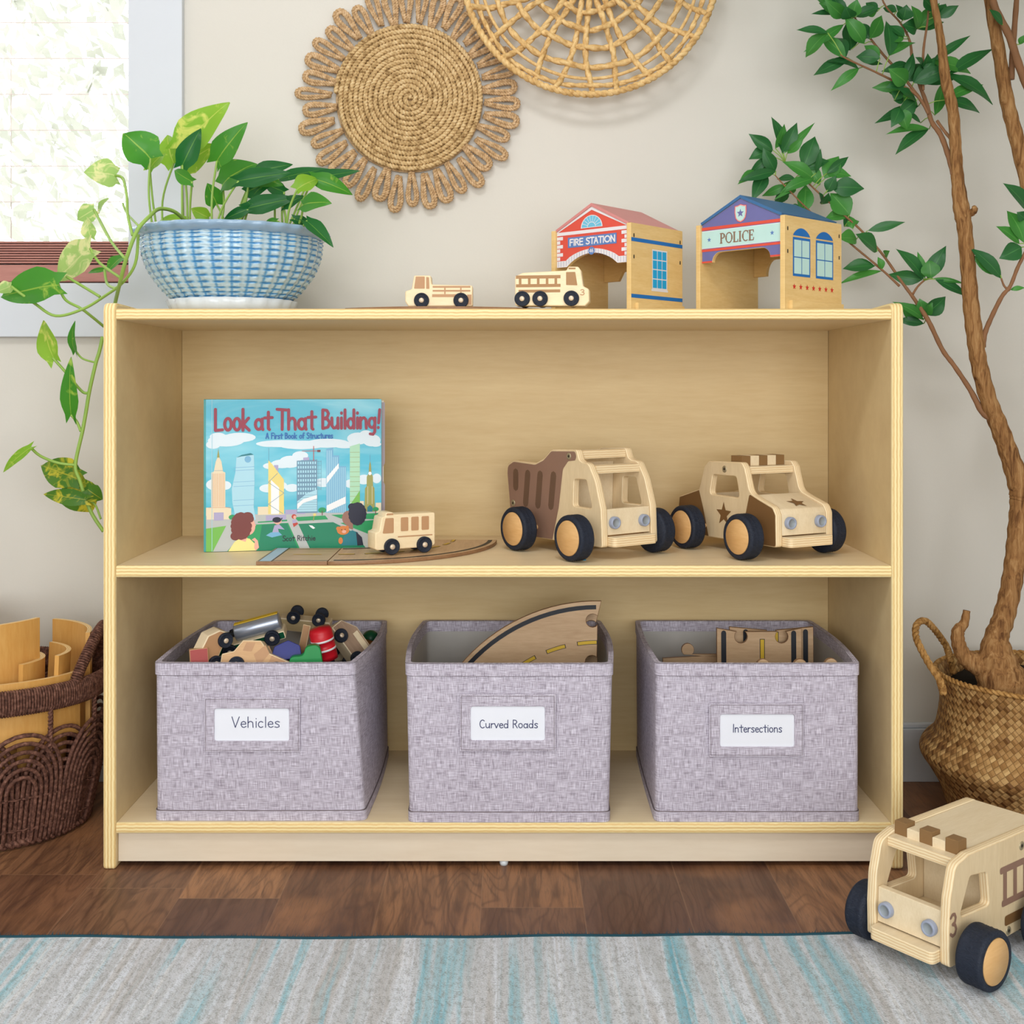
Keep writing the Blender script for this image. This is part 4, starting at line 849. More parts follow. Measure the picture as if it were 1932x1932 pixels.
# ------------------------------------------------------------------ toy buildings
def station(name, label, loc, rotz, W, D, H, front, eave, apex, fmats, fprint, sprint, roofm, smats, rear):
    t = thing(name, label, 'toy building', loc, (0, 0, rotz)); T_ = .0085
    Msd = lambda x: xf((x, 0, 0), (0, 1, 0), (0, 0, 1), (1, 0, 0))
    for k, x in enumerate((0, W - T_)):
        m = MB(); prism(m, rp(rect(0, 0, D, H), .002), 0, T_, 0, 1, (), Msd(x), .0008)
        if k == 1: sprint(m, Msd(x), T_ + .0003)
        for (yy, zz) in ((.008, H * .86), (.008, H * .62), (D - .008, H * .86), (D - .008, H * .62)): poly(m, rp(rect(yy - .0014, zz - .003, yy + .0014, zz + .003), .001), (T_ + .0004) if k else -.0004, 3, Msd(x))
        obj('side_wall', m, smats, t)
    m = MB(); prism(m, front, 0, .0075, 0, 1, (), xf((0, .0125, 0), (1, 0, 0), (0, 0, 1), (0, -1, 0)), .0005, mtop=2); fprint(m, xf((0, .0125, 0), (1, 0, 0), (0, 0, 1), (0, -1, 0)), .0075 + .0003)
    obj('front_panel', m, fmats, t)
    m = MB(); prism(m, rear, 0, .0075, 0, 0, (), xf((0, D - .006, 0), (1, 0, 0), (0, 0, 1), (0, -1, 0)), .0005); obj('rear_panel', m, station_in, t)
    sl = math.hypot(W / 2 - T_, apex - eave)
    for sg in (-1, 1):
        m = MB(); a = V((W / 2, apex)); b = V((T_ + .0004 if sg < 0 else W - T_ - .0004, eave)); n = V((sg * (apex - eave), W / 2 - T_)).normalized() * .005
        pr_ = [tuple(a), tuple(b), tuple(b + n * .9), (W / 2, apex + .0055)]
        prism(m, pr_, .0, D - .006, 0, 0, (), xf((0, .003, 0), (1, 0, 0), (0, 0, 1), (0, 1, 0)), .0004); obj('roof_panel', m, roofm, t)
    for x in (-.0065, W):
        m = MB(); box(m, x + .0002, x + .0063, .012, D - .004, .0003, .015, 0, .0008); obj('base_rail', m, station_wood, t)
    return t
W, D, H = .165, .147, .142
frontF = [(.0088, .080), (.030, .080)] + [(.0315 + .102 * i / 14, .0805 + .0195 * math.sin(PI * i / 14) ** .75) for i in range(1, 14)] + [(.135, .080), (W - .0088, .080), (W - .0088, .1395), (W / 2, .176), (.0088, .1395)]
rearF = [(.0088, .064), (.040, .064), (.050, .080), (.115, .080), (.125, .064), (W - .0088, .064), (W - .0088, .1395), (W / 2, .176), (.0088, .1395)]
def fpF(m, M, z):
    c = W / 2
    up = [(.0088, .0905), (.028, .0905)] + [(.0275 + .110 * i / 14, .0905 + .0165 * math.sin(PI * i / 14) ** .75) for i in range(1, 14)] + [(.138, .0905), (W - .0088, .0905)]
    poly(m, up[::-1] + [(.0088, .080), (.030, .080)] + [(.0315 + .102 * i / 14, .0806 + .0195 * math.sin(PI * i / 14) ** .75) for i in range(1, 14)] + [(.135, .080), (W - .0088, .080)], z, 3, M)
    for i in range(26):       # brick joints of the arch band
        u = i / 25; x = .012 + (W - .024) * u; k = int((x - .0088) / (W - .0176) * 16)
        f = lambda X, a: a + (.0165 * math.sin(PI * min(1, max(0, (X - .0275) / .110))) ** .75 if .0275 < X < .1375 else 0)
        stroke(m, [(x, f(x, .081)), (x, f(x, .0898))], .0005, z + .0002, 7, M)
    poly(m, rect(.0088, .1330, W - .0088, .1385), z, 3, M)
    poly(m, [(.0088, .1375), (.0088, .1395), (c, .1758), (W - .0088, .1395), (W - .0088, .1375), (c, .1705)], z + .0001, 3, M)
    for sg in (0, 1):
        for k in range(6):
            wq = .013 if k % 2 else .007; zz = .0915 + k * .0068
            x0_ = .0088 if sg == 0 else W - .0088 - wq; poly(m, rect(x0_, zz, x0_ + wq, zz + .0056), z + .0001, 3, M)
    poly(m, rect(.0325, .1115, .1335, .1285), z + .0002, 4, M)
    write(m, 'FIRE STATION', .0365, .1320, .1150, .0100, .0023, z + .0004, 3, M)
    fan = circ(c, .1415, .0225, 20, .0205, 0, PI); poly(m, fan, z + .0002, 3, M); poly(m, circ(c, .1425, .0205, 20, .0185, 0, PI), z + .0003, 5, M)
    for k in range(1, 9): a = PI * k / 9; stroke(m, [(c + .008 * math.cos(a), .1425 + .0075 * math.sin(a)), (c + .0205 * math.cos(a), .1425 + .0185 * math.sin(a))], .0007, z + .0005, 3, M)
    stroke(m, circ(c, .1425, .0085, 12, .0078, 0, PI), .0009, z + .0005, 3, M)
    poly(m, circ(c, .1035, .0066, 20), z + .0004, 4, M); write(m, '46', c - .0042, c + .0044, .1008, .0055, .0010, z + .0006, 3, M)
def spF(m, M, z):
    poly(m, rect(.001, .1125, D - .001, .1185), z, 4, M); poly(m, rect(.001, .0225, D - .001, .0285), z, 4, M)
    a, b = .060, .099; poly(m, rect(a - .002, .0385, b + .002, .104), z, 5, M); poly(m, rect(a - .004, .036, b + .004, .0395), z + .0001, 5, M)
    for i in range(3):
        for j in range(4): x = a + i * .0133; y = .0415 + j * .0155; poly(m, rect(x, y, x + .0117, y + .0137), z + .0002, 6, M)
station('toy_fire_station', 'wooden toy fire station with red brick gable front on the top of the bookshelf', (.066, 1.98, ZT + .0003), math.radians(-41.9), W, D, H, frontF, .1395, .176,
        [station_wood, station_wood, red_print, white_print, sign_blue, light_blue, light_blue, pol_purple], fpF, spF, pink_roof, [station_wood, station_wood, station_wood, dark_hole, line_blue, white_print, win_blue], rearF)
W2, D2, H2 = .173, .162, .147
def cut(w, lo, hi, a, b, e, ap):
    q = []
    for i in range(7): an = PI / 2 * i / 6; q.append((a + .014 * math.sin(an) * 1.0, lo + (hi - lo) * (1 - math.cos(an)) if False else lo + (hi - lo) * math.sin(an) ** .8 if i else lo))
    ql = [(a, lo)] + [(a + .016 * (1 - math.cos(PI / 2 * i / 6)), lo + (hi - lo) * math.sin(PI / 2 * i / 6)) for i in range(1, 7)]
    qr = [(b - (x - a), y) for x, y in ql][::-1]
    return [(.0088, lo)] + ql + qr + [(w - .0088, lo), (w - .0088, e), (w / 2, ap), (.0088, e)]
frontP = cut(W2, .084, .1, .030, W2 - .030, .1465, .1825); rearP = cut(W2, .070, .098, .034, W2 - .034, .1465, .1825)
def fpP(m, M, z):
    c = W2 / 2; l, r = .0088, W2 - .0088
    poly(m, rect(l, .1375, r, .1425), z, 3, M); poly(m, rect(l, .1365, r, .1075), z, 4, M); poly(m, rect(l, .1355, r, .1085), z + .0001, 5, M); poly(m, rect(l, .1065, r, .1025), z, 3, M)
    poly(m, rect(l, .084, .0298, .0868), z, 3, M); poly(m, rect(W2 - .0298, .084, r, .0868), z, 3, M)
    sh = [(c - .0115, .171), (c - .006, .1715), (c, .1735), (c + .006, .1715), (c + .0115, .171), (c + .0118, .160), (c + .010, .151), (c + .006, .1465), (c, .144), (c - .006, .1465), (c - .010, .151), (c - .0118, .160)]
    poly(m, sh, z, 3, M); poly(m, off(sh, .0011), z + .0001, 4, M); poly(m, off(sh, .0017), z + .0002, 3, M); poly(m, off(sh, .0022), z + .0003, 5, M); poly(m, star(c, .1588, .0072), z + .0005, 2, M)
    for x in (.024, W2 - .026): poly(m, star(x, .1215, .0042), z + .0003, 6, M)
    h = .0165; y = .1135; x = .0465; q = z + .0004; TH = .0030; tn = .0012   # serif capitals
    def st(pts, wd): stroke(m, [(x + p[0] * h, y + p[1] * h) for p in pts], wd, q, 7, M)
    def stem(px): st([(px, .05), (px, .95)], TH); st([(px - .14, .02), (px + .14, .02)], tn); st([(px - .14, .98), (px + .14, .98)], tn)
    stem(.12); st([(.12, .97), (.34, .97), (.48, .86), (.50, .73), (.46, .60), (.34, .51), (.12, .50)], tn * 1.5); st([(.47, .84), (.5, .73), (.47, .62)], TH); x += .66 * h
    st([(.4 + .36 * math.cos(a * PI / 12), .5 + .49 * math.sin(a * PI / 12)) for a in range(25)], tn * 1.5); st([(.06, .35), (.04, .5), (.06, .65)], TH); st([(.74, .35), (.76, .5), (.74, .65)], TH); x += .92 * h
    stem(.12); st([(.12, .02), (.52, .02), (.55, .24)], tn * 1.3); x += .66 * h
    stem(.14); x += .38 * h
    st([(.44 + .36 * math.cos(math.radians(a)), .5 + .49 * math.sin(math.radians(a))) for a in range(48, 314, 14)], tn * 1.5); st([(.1, .34), (.08, .5), (.1, .66)], TH); st([(.68, .98), (.69, .72)], tn); x += .80 * h
    stem(.12); st([(.12, .98), (.52, .98), (.54, .78)], tn * 1.3); st([(.12, .02), (.52, .02), (.56, .24)], tn * 1.3); st([(.12, .52), (.4, .52)], tn * 1.3); st([(.4, .42), (.4, .62)], tn)
def spP(m, M, z):
    for a, b in ((.022, .070), (.086, .136)):
        poly(m, rect(a, .0535, b, .1145), z, 4, M)
        aw = [(a, .117)] + [(a + (b - a) * i / 14, .117 + .0125 * math.sin(PI * i / 14) ** .7) for i in range(1, 14)] + [(b, .117)]
        poly(m, aw, z, 4, M); mx = (a + b) / 2
        for u0, u1 in ((a + .003, mx - .0008), (mx + .0008, b - .003)):
            for v0, v1 in ((.0575, .0825), (.0842, .1105)): poly(m, rect(u0, v0, u1, v1), z + .0002, 5, M)
    for k in range(7): poly(m, star(.026 + k * .0178, .037, .0052), z, 6, M)
station('toy_police_station', 'wooden toy police station with purple gable on the top of the bookshelf', (.3043, 1.947, ZT + .0003), math.radians(-47.3), W2, D2, H2, frontP, .1465, .1825,
        [station_wood, station_wood, pol_purple, red_print, white_print, pol_mint, sign_blue, pol_brown], fpP, spP, pol_roof, [station_wood, station_wood, station_wood, dark_hole, line_blue, pol_mint, star_red], rearP)
# ------------------------------------------------------------------ large toy vehicles
HW, TP = .0585, .0125
def big_wheel(t, x, sgn, gap, th=.027, r=.0362):
    m = MB()
    Mr = Matrix.Rotation(-PI / 2 if sgn > 0 else PI / 2, 4, 'X')
    pr_ = [(.0, -th / 2), (r * .9, -th / 2), (r * .975, -th / 2 + .002), (r, -th / 2 + .005)] + [(r, -th / 2 + .005 + (th - .010) * i / 8) for i in range(1, 9)] + [(r * .985, th / 2 - .0025), (r * .93, th / 2), (r * .80, th / 2), (r * .775, th / 2 - .0006), (r * .77, th / 2 - .002), (0, th / 2 - .002)]
    lathe(m, pr_, 72, 0, Mr, lambda a, j, p: (-.0009 if (3 < j < 12 and (math.sin(36 * a + (j - 7.5) * 1.1) > .35 or j in (6, 9))) else 0))
    o = obj('wheel', m, tire_m, t); o.location = (x, sgn * (HW + gap + th / 2), r + .0003)
    m = MB(); q = r * .765; lathe(m, [(q, th / 2 - .003), (q, th / 2 - .0006), (q * .97, th / 2 + .0006), (0, th / 2 + .0008)], 48, 0, Mr); obj('wheel_hub', m, hub_m, o)
    return o
def axle(t, x, near, r=.0362):
    m = MB(); tube(m, [(x, near * -(HW + .004), r), (x, near * (HW + .028), r)], .004, 10); obj('axle', m, hub_m, t)
def panel_M(sgn): return xf((0, sgn * (HW - TP), 0), (1, 0, 0), (0, 0, 1), (0, sgn, 0))
def side(t, outline, holes, prints, mats, screws=()):
    for sgn in (-1, 1):
        m = MB(); M = panel_M(sgn); prism(m, outline, 0, TP, 0, 1, holes, M, .0013)
        for mi, s, dz in prints: poly(m, s, TP + .0003 + dz, mi, M)
        o = obj('side_panel', m, mats, t)
        for (x, z_) in screws:
            m = MB(); lathe(m, [(.0058, -.001), (.0058, .0004), (.0044, .0012), (.003, .0008), (0, .0008)], 20, 0, xf((x, sgn * HW, z_), (1, 0, 0), (0, 0, -sgn), (0, sgn, 0)))
            lathe(m, [(.0024, .0010), (0, .0010)], 6, 1, xf((x, sgn * HW, z_), (1, 0, 0), (0, 0, -sgn), (0, sgn, 0))); obj('screw', m, [steel, dark_hole], o)
def lamp(t, x, y, z_, tilt=0):
    m = MB(); M = xf((x, y, z_), (0, 1, 0), (0, 0, 1), (1, 0, 0))
    lathe(m, [(.0098, 0), (.0098, .006), (.0090, .0075), (.0068, .0075), (.0066, .0064), (0, .0064)], 28, lambda j: 1 if j >= 4 else 0, M); obj('headlight', m, [lamp_m, lamp_in], t)
def bumper(t, x0, x1, z0, z1):
    m = MB(); prism(m, rp([(x0, -HW + TP + .0005), (x1, -HW + TP + .0005), (x1, HW - TP - .0005), (x0, HW - TP - .0005)], [.001, .008, .008, .001], 5), z0, z1, 0, 1, (), None, .001); obj('bumper', m, [toy_pale, ply_toy], t)
YI = HW - TP - .0004
def cross(t, name, pts, mats, bev=.001):    # board between the panels: (x,z) outline
    m = MB(); prism(m, pts, -YI, YI, 0, 0, (), XZ, bev); obj(name, m, mats, t)
def crossbar(t, name, x0, x1, z0, z1):      # plywood bar with its edge to the front
    m = MB(); prism(m, rect(x0, -YI, x1, YI), z0, z1, 0, 1, (), None, .0008); obj(name, m, [toy_pale, ply_toy], t)
def toy_truck(kind, name, label, cat, loc, heading):
    t = thing(name, label, cat, loc, (0, 0, heading))
    if kind == 'dump':
        o = rp([(-.158, .122), (-.156, .138), (-.138, .1455), (-.075, .1435), (-.052, .152), (-.030, .1685), (.036, .171), (.0425, .155), (.050, .1515), (.066, .1505), (.083, .124), (.0975, .080), (.1005, .020), (-.125, .018), (-.148, .055)], [.01, .01, .012, .02, .02, .012, .006, .006, .004, .014, .04, .03, .005, .01, .02])
        hole = rp([(.029, .1235), (.061, .1245), (.0765, .079), (.0265, .079)], .006)
        bed = rp([(-.1555, .122), (-.154, .1345), (-.137, .1425), (-.075, .1405), (-.052, .149), (-.030, .1655), (.033, .168), (.036, .160), (.033, .1535), (.015, .1515), (.001, .138), (-.010, .075), (-.027, .020), (-.123, .0195), (-.146, .055)], [.01, .01, .012, .02, .02, .01, .006, .005, .003, .008, .014, .03, .001, .008, .02])
        def slot(a, z1_, b, z0_): return [(a - .0075, z1_)] + [(a + .0075 * math.cos(x), z1_ + .0075 * math.sin(x)) for x in (2.4, 1.57, .7)] + [(a + .0075, z1_), (b + .0075, z0_)] + [(b + .0075 * math.cos(x), z0_ - .0075 * math.sin(x)) for x in (.7, 1.57, 2.4)] + [(b - .0075, z0_)]
        pr_ = [(2, bed, 0)] + [(3, slot(*q), .0002) for q in ((-.131, .124, -.131, .100), (-.096, .124, -.102, .0745), (-.061, .1245, -.067, .0745), (-.024, .1255, -.031, .0755))]
        side(t, o, [hole], pr_, [toy_face, ply_toy, mauve, mauve_dark], ((.0165, .1595), (-.139, .071)))
        crossbar(t, 'roof_bar', .014, .036, .1555, .1690); crossbar(t, 'windshield_bar', .046, .071, .1335, .1465)
        cross(t, 'cab_back', rp([(-.012, .02), (-.004, .148), (.006, .148), (.001, .02)], .001), [toy_pale, ply_toy]); cross(t, 'bed_floor', rp([(-.150, .050), (-.012, .044), (-.012, .054), (-.150, .060)], .001), [toy_face, ply_toy])
        cross(t, 'tailboard', rp([(-.155, .062), (-.146, .062), (-.146, .118), (-.155, .118)], .001), [mauve, ply_toy])
        cross(t, 'front_board', rp([(.084, .038), (.096, .038), (.0945, .079), (.0845, .079)], .001), [toy_pale, ply_toy]); fx = .0955
    if kind == 'police':
        o = rp([(-.148, .058), (-.1445, .080), (-.088, .0965), (-.073, .137), (-.062, .1465), (.026, .1490), (.0335, .140), (.046, .101), (.068, .0935), (.103, .083), (.110, .071), (.111, .0205), (-.062, .0185), (-.14, .022)], [.006, .006, .001, .01, .006, .008, .006, .02, .02, .012, .008, .005, .004, .01])
        hole = rp([(-.051, .1245), (.0125, .1255), (.021, .0905), (-.059, .0905)], .007)
        back = [(-.1465, .056), (-.1432, .0785), (-.0872, .0952), (-.075, .064), (-.061, .0195), (-.135, .0225)]
        fr = rp([(.0462, .099), (.068, .0915), (.102, .081), (.1085, .071), (.1095, .022), (.080, .0215), (.036, .064)], [.004, .02, .008, .005, .004, .001, .003])
        side(t, o, [hole], [(2, back, 0), (2, fr, 0), (2, star(-.020, .0605, .0205), 0)], [toy_face, ply_toy, brown_paint], ((-.018, .1355),))
        crossbar(t, 'roof_board', -.062, .031, .1295, .1415); cross(t, 'back_board', rp([(-.10, .03), (-.088, .09), (-.077, .09), (-.085, .03)], .001), [toy_pale, ply_toy]); cross(t, 'seat', rp([(-.085, .062), (.035, .062), (.035, .072), (-.085, .072)], .001), [toy_pale, ply_toy])
        m = MB(); prism(m, rp([(.044, .088), (.046, .098), (.068, .0905), (.104, .079), (.108, .071), (.110, .038), (.098, .038), (.096, .068)], [.001, .002, .02, .006, .006, .001, .001, .004]), -YI, YI, 0, 0, (), XZ, .0008)
        sl = math.atan2(-.0115, .036); poly(m, star(0, 0, .0175, .42, .5), .0008, 1, Matrix.Translation((.085, .006, .0853)) @ Matrix.Rotation(-sl, 4, 'Y')); obj('hood', m, [toy_pale, brown_paint], t)
        m = MB(); n = 5; w_ = .090 / n
        for k in range(n): y0_ = -.045 + k * w_; box(m, -.018, .010, y0_ + .0001, y0_ + w_ - .0001, .1417, .158, k % 2, .0005)
        obj('light_bar', m, [brown_block, toy_pale], t); fx = .1095
    if kind == 'fire':
        o = rp([(-.136, .022), (-.139, .118), (-.131, .1455), (.060, .1465), (.090, .139), (.1015, .100), (.1045, .062), (.1035, .0185), (.06, .0175)], [.006, .02, .012, .012, .016, .04, .03, .006, .004])
        hole = rp([(.020, .1145), (.058, .1190), (.081, .074), (.014, .0715)], .006)
        pr_ = [(2, rp(rect(-.134, .1030, -.010, .1115), .0035), 0), (2, rp(rect(-.134, .0605, -.014, .0690), .0035), 0), (3, rp(rect(-.134, .0345, -.021, .0475), .004), 0)] + [(2, rect(a, .068, a + .0085, .104), .0001) for a in (-.026, -.050, -.074, -.098, -.122)]
        side(t, o, [hole], pr_, [toy_face, ply_toy, mauve, brown_paint], ((-.062, .128), (-.03, .027)))
        m = MB()
        for sgn in (1,): write(m, '3', -.1015, -.0870, .056, .026, .0040, TP + .0004, 0, xf((0, HW - TP, 0), (-1, 0, 0), (0, 0, 1), (0, 1, 0)))
        obj('printed_number', m, mauve, t)
        crossbar(t, 'windshield_bar', .060, .078, .129, .1415); 
        m = MB(); prism(m, rect(-.127, -YI, .044, YI), .1335, .1445, 0, 1, (), None, .0008); obj('roof_board', m, [toy_pale, ply_toy], t)
        m = MB(); n = 5; w_ = .0915 / n
        for k in range(n): y0_ = -.04575 + k * w_; box(m, .0445, .0625, y0_ + .0002, y0_ + w_ - .0002, .1345, .159 if k % 2 == 0 else .1535, 0 if k % 2 == 0 else 1, .0008)
        obj('light_bar', m, [brown_block, toy_pale], t)
        cross(t, 'cab_back', rp([(-.012, .02), (-.012, .133), (-.002, .133), (-.002, .02)], .001), [toy_pale, ply_toy]); cross(t, 'cab_floor', rp([(-.002, .034), (.09, .034), (.09, .043), (-.002, .043)], .001), [toy_pale, ply_toy])
        cross(t, 'rear_board', rp([(-.134, .03), (-.124, .03), (-.124, .133), (-.134, .133)], .001), [toy_pale, ply_toy])
        cross(t, 'front_board', rp([(.088, .038), (.100, .038), (.0985, .082), (.0885, .082)], .001), [toy_pale, ply_toy]); fx = .0995
    lz = .0575
    for y in (-.031, .031): lamp(t, fx, y, lz)
    bumper(t, fx - .004, fx + .019, .021, .036)
    for x in (-.0705, .0775):
        near = 1 if kind == 'fire' else -1; axle(t, x, near)
        for s in (-1, 1): big_wheel(t, x, s, (.012 if near > 0 else .024) if s == near else .002, .034 if kind == 'fire' and s == near else .027)
    return t
def off_lat(ox, oy, h, k): return (ox - math.sin(h) * k, oy + math.cos(h) * k)
h = math.radians(-54.5); ox, oy = off_lat(.1276, 1.9558, h, .0035)
toy_truck('dump', 'toy_dump_truck', 'large wooden toy dump truck with mauve slotted bed on the middle shelf', 'toy truck', (ox, oy, ZM + .0003), h)
h = math.radians(-62.1); ox, oy = off_lat(.4104, 1.9656, h, .0035)
toy_truck('police', 'toy_police_car', 'large wooden toy police car with brown star and roof light bar on the middle shelf', 'toy car', (ox, oy, ZM + .0003), h)
h = math.radians(-142.5)
# near front corner of the near side panel stands at (.531,1.424)
fwd = V((math.cos(h), math.sin(h))); lft = V((-math.sin(h), math.cos(h))); k = 1.0
oc = V((.529, 1.424)) - fwd * .1035 - lft * HW
toy_truck('fire', 'toy_fire_truck', 'large wooden toy fire truck on the rug with printed ladder and number 3', 'toy truck', (oc.x, oc.y, RT + .0005), h)
t = thing('paper_scrap', 'tiny bright blue paper scrap beside the front wheel of the dump truck', 'scrap', tuple(P(1098, 1056, 1.852))); BASE[t.name] = Matrix.Translation(V((P(1098, 1056, 1.852).x, 1.852, ZM + .0003))); t.location = (P(1098, 1056, 1.852).x, 1.852, ZM + .0003)
m = MB(); prism(m, [(-.007, -.004), (.006, -.005), (.007, .003), (-.005, .004)], 0, .0006, 0, 0); poly(m, rect(-.003, -.002, .003, .001), .0008, 1); obj('scrap_sheet', m, [win_blue, black], t)
# ------------------------------------------------------------------ picture book
BKA = math.atan2(.05, .284); BW, BH = .2885, .2515
t = thing('picture_book', 'large hardback picture book with turquoise city cover standing open on the middle shelf', 'book', (-.5046, 1.938, ZM + .0004), (0, 0, BKA))
def pm(n, c): return plain('cover_' + n, c, .35, .4, var=.02)
ck = NT('cover_sky'); cv = ck.sep(ck.coord('Object')); cn = ck.noise(ck.coord('Object', (6, 1, 22)), 1.0, 3, .55, .6)
ck.fin(ck.mix(ck.ramp(cn, [(.42, (0, 0, 0, 1)), (.72, (1, 1, 1, 1))]), rgb(78, 188, 214), rgb(152, 218, 232)), .3, .45)
CM = [ck.m, pm('edge', rgb(60, 160, 160)), pm('cloud', rgb(226, 240, 248)), pm('cream', rgb(238, 222, 190)), pm('ice', rgb(176, 222, 238)), pm('yellow', rgb(240, 220, 130)), pm('steel', rgb(110, 150, 176)), pm('mint', rgb(178, 224, 190)), pm('olive', rgb(160, 158, 84)),
      pm('grass', rgb(40, 158, 96)), pm('path', rgb(190, 194, 192)), pm('deep_green', rgb(20, 132, 96)), pm('title', rgb(156, 40, 66)), pm('blue', rgb(24, 104, 180)), pm('ink', rgb(30, 34, 44)), pm('auburn', rgb(122, 58, 52)), pm('skin', rgb(240, 180, 160)),
      pm('shirt', rgb(246, 232, 150)), pm('navy', rgb(24, 26, 50)), pm('brown_skin', rgb(156, 112, 96)), pm('teal', rgb(30, 124, 136)), pm('orange', rgb(222, 130, 60)), pm('lilac', rgb(178, 170, 206)), pm('white', rgb(246, 248, 250)), pm('red', rgb(196, 70, 56)), pm('jeans', rgb(120, 180, 216)), pm('lime', rgb(120, 190, 80))]
SKY, EDG, CLD, CRM, ICE, YEL, STL, MNT, OLV, GRS, PTH, DGR, TTL, BLU, INK, AUB, SKN, SHT, NVY, BSK, TEA, ORG, LIL, WHT, RED, JNS, LIM = range(27)
def cb(x, y): return ((x - 50) / 1750 * BW, (1 - (y - 66) / 1528) * BH)
def CP(m, pts, ly, mi): poly(m, [cb(*p) for p in pts], -.0003 - .00012 * ly, mi, XZ)
def CS(m, pts, wd, ly, mi): stroke(m, [cb(*p) for p in pts], wd * BW / 1750, -.0003 - .00012 * ly, mi, XZ)
def CE(m, x, y, rx, ry, ly, mi, n=20): CP(m, circ(x, y, rx, n, ry), ly, mi)
m = MB(); prism(m, rp(rect(0, 0, BW, BH), .001), 0, .0026, 0, 1, (), XZ, .0004)
for cl in ([(60, 520, 70, 42), (250, 480, 180, 60), (380, 450, 160, 48), (170, 440, 80, 40)], [(800, 515, 260, 36), (1000, 530, 240, 44), (1250, 515, 220, 46), (1430, 535, 120, 34), (680, 520, 120, 28)], [(1560, 470, 110, 62), (1700, 490, 90, 62), (1640, 420, 60, 34), (1740, 530, 56, 26)],
           [(700, 740, 90, 34), (880, 700, 110, 62), (980, 640, 80, 46), (800, 720, 110, 44)], [(110, 920, 100, 60), (240, 930, 60, 44)], [(660, 965, 85, 42), (760, 940, 90, 46), (900, 965, 70, 40)], [(1210, 915, 90, 46), (1500, 930, 80, 46), (1620, 890, 70, 50), (1750, 880, 46, 50)]):
    for e in cl:
        x = min(e[0] + e[2], 1796) - e[2]; x = max(x, 54 + e[2]); CE(m, x, e[1], e[2], e[3], 0, CLD)
CP(m, [(54, 1230), (1796, 1215), (1796, 1585), (54, 1592)], 1, PTH)
for bx in ((54, 1150, 180), (560, 1150, 260), (830, 1185, 200), (1560, 1110, 60), (1740, 1130, 56)): CP(m, [(bx[0], bx[1]), (min(1796, bx[0] + bx[2]), bx[1]), (min(1796, bx[0] + bx[2]), 1232), (bx[0], 1232)], 1, LIL if bx[0] == 830 else CRM)
# towers
CP(m, [(104, 1150), (104, 800), (130, 790), (148, 690), (165, 650), (174, 560), (184, 650), (204, 690), (220, 790), (242, 800), (242, 1150), (300, 1160), (300, 1270), (60, 1270), (60, 1160)], 2, CRM)
for x in range(118, 240, 14): CS(m, [(x, 810), (x, 1140)], 3, 3, ORG)
CP(m, [(160, 650), (174, 560), (186, 650)], 3, OLV); CP(m, [(130, 1200), (225, 1200), (225, 1280), (130, 1280)], 3, LIL); CS(m, [(80, 1150), (290, 1150)], 3, 3, ORG); CS(m, [(135, 780), (218, 780)], 3, 3, STL)
CP(m, [(350, 650), (400, 630), (490, 612), (522, 630), (528, 900), (520, 1150), (540, 1280), (345, 1280), (310, 1100), (305, 960), (340, 800)], 2, ICE); CE(m, 462, 670, 32, 34, 3, JNS); CP(m, [(350, 652), (400, 626), (490, 608), (520, 625), (400, 640)], 3, TEA)
for y in (745, 775, 890, 935, 1075, 1130): CS(m, [(322, y + 8), (526, y)], 4, 3, JNS)
CP(m, [(662, 1225), (664, 680), (700, 720), (818, 880), (818, 1225)], 2, YEL); CP(m, [(690, 1225), (690, 880), (770, 960), (770, 1225)], 3, WHT); CS(m, [(668, 690), (668, 560)], 3, 3, STL)
CS(m, [(664, 905), (755, 815)], 4, 4, STL); CS(m, [(664, 905), (818, 1015), (664, 1125), (810, 1225)], 4, 4, STL); CP(m, [(720, 732), (762, 732), (762, 800), (720, 745)], 2, LIL)
CP(m, [(946, 690), (1150, 680), (1152, 1220), (946, 1220)], 2, STL)
for y in range(700, 1010, 44):
    for x in range(956, 1140, 24): CP(m, [(x, y), (x + 14, y), (x + 14, y + 26), (x, y + 26)], 3, ICE)
CP(m, [(950, 1210), (950, 1100), (1050, 1020), (1148, 985), (1148, 1210)], 3, ICE)
for y in range(1040, 1210, 24): CS(m, [(952, y), (1148, y)], 3, 4, STL)
CP(m, [(950, 1130), (1010, 1080), (1148, 1040), (1148, 1075), (1010, 1120), (950, 1180)], 5, WHT)
for x in (1165, 1188): CS(m, [(x, 690), (x, 990)], 3, 2, STL)
for y in range(700, 990, 40): CS(m, [(1150, y), (1190, y)], 3, 2, STL)
CS(m, [(1114, 545), (1114, 690)], 7, 4, RED); CS(m, [(1000, 592), (1180, 592)], 5, 4, RED); CP(m, [(1150, 582), (1182, 582), (1182, 604), (1150, 604)], 5, AUB); CP(m, [(1010, 660), (1070, 655), (1070, 690), (1010, 690)], 2, LIL)
CP(m, [(1240, 575), (1310, 560), (1310, 640), (1370, 640), (1372, 750), (1440, 752), (1442, 1225), (1240, 1225)], 2, JNS)
for x in range(1250, 1440, 20): CS(m, [(x, 590 if x < 1310 else 660 if x < 1370 else 765), (x, 1220)], 7, 3, ICE)
CP(m, [(1244, 860), (1366, 720), (1366, 770), (1244, 930)], 4, WHT); CP(m, [(1244, 1150), (1436, 1060), (1436, 1130), (1244, 1215)], 4, WHT)
CP(m, [(1478, 550), (1580, 520), (1580, 1200), (1478, 1200)], 2, MNT)
for y in range(610, 1180, 50): CS(m, [(1480, y), (1578, y)], 3, 3, OLV)
CP(m, [(1478, 1150), (1580, 1000), (1580, 1200), (1478, 1200)], 3, LIM)
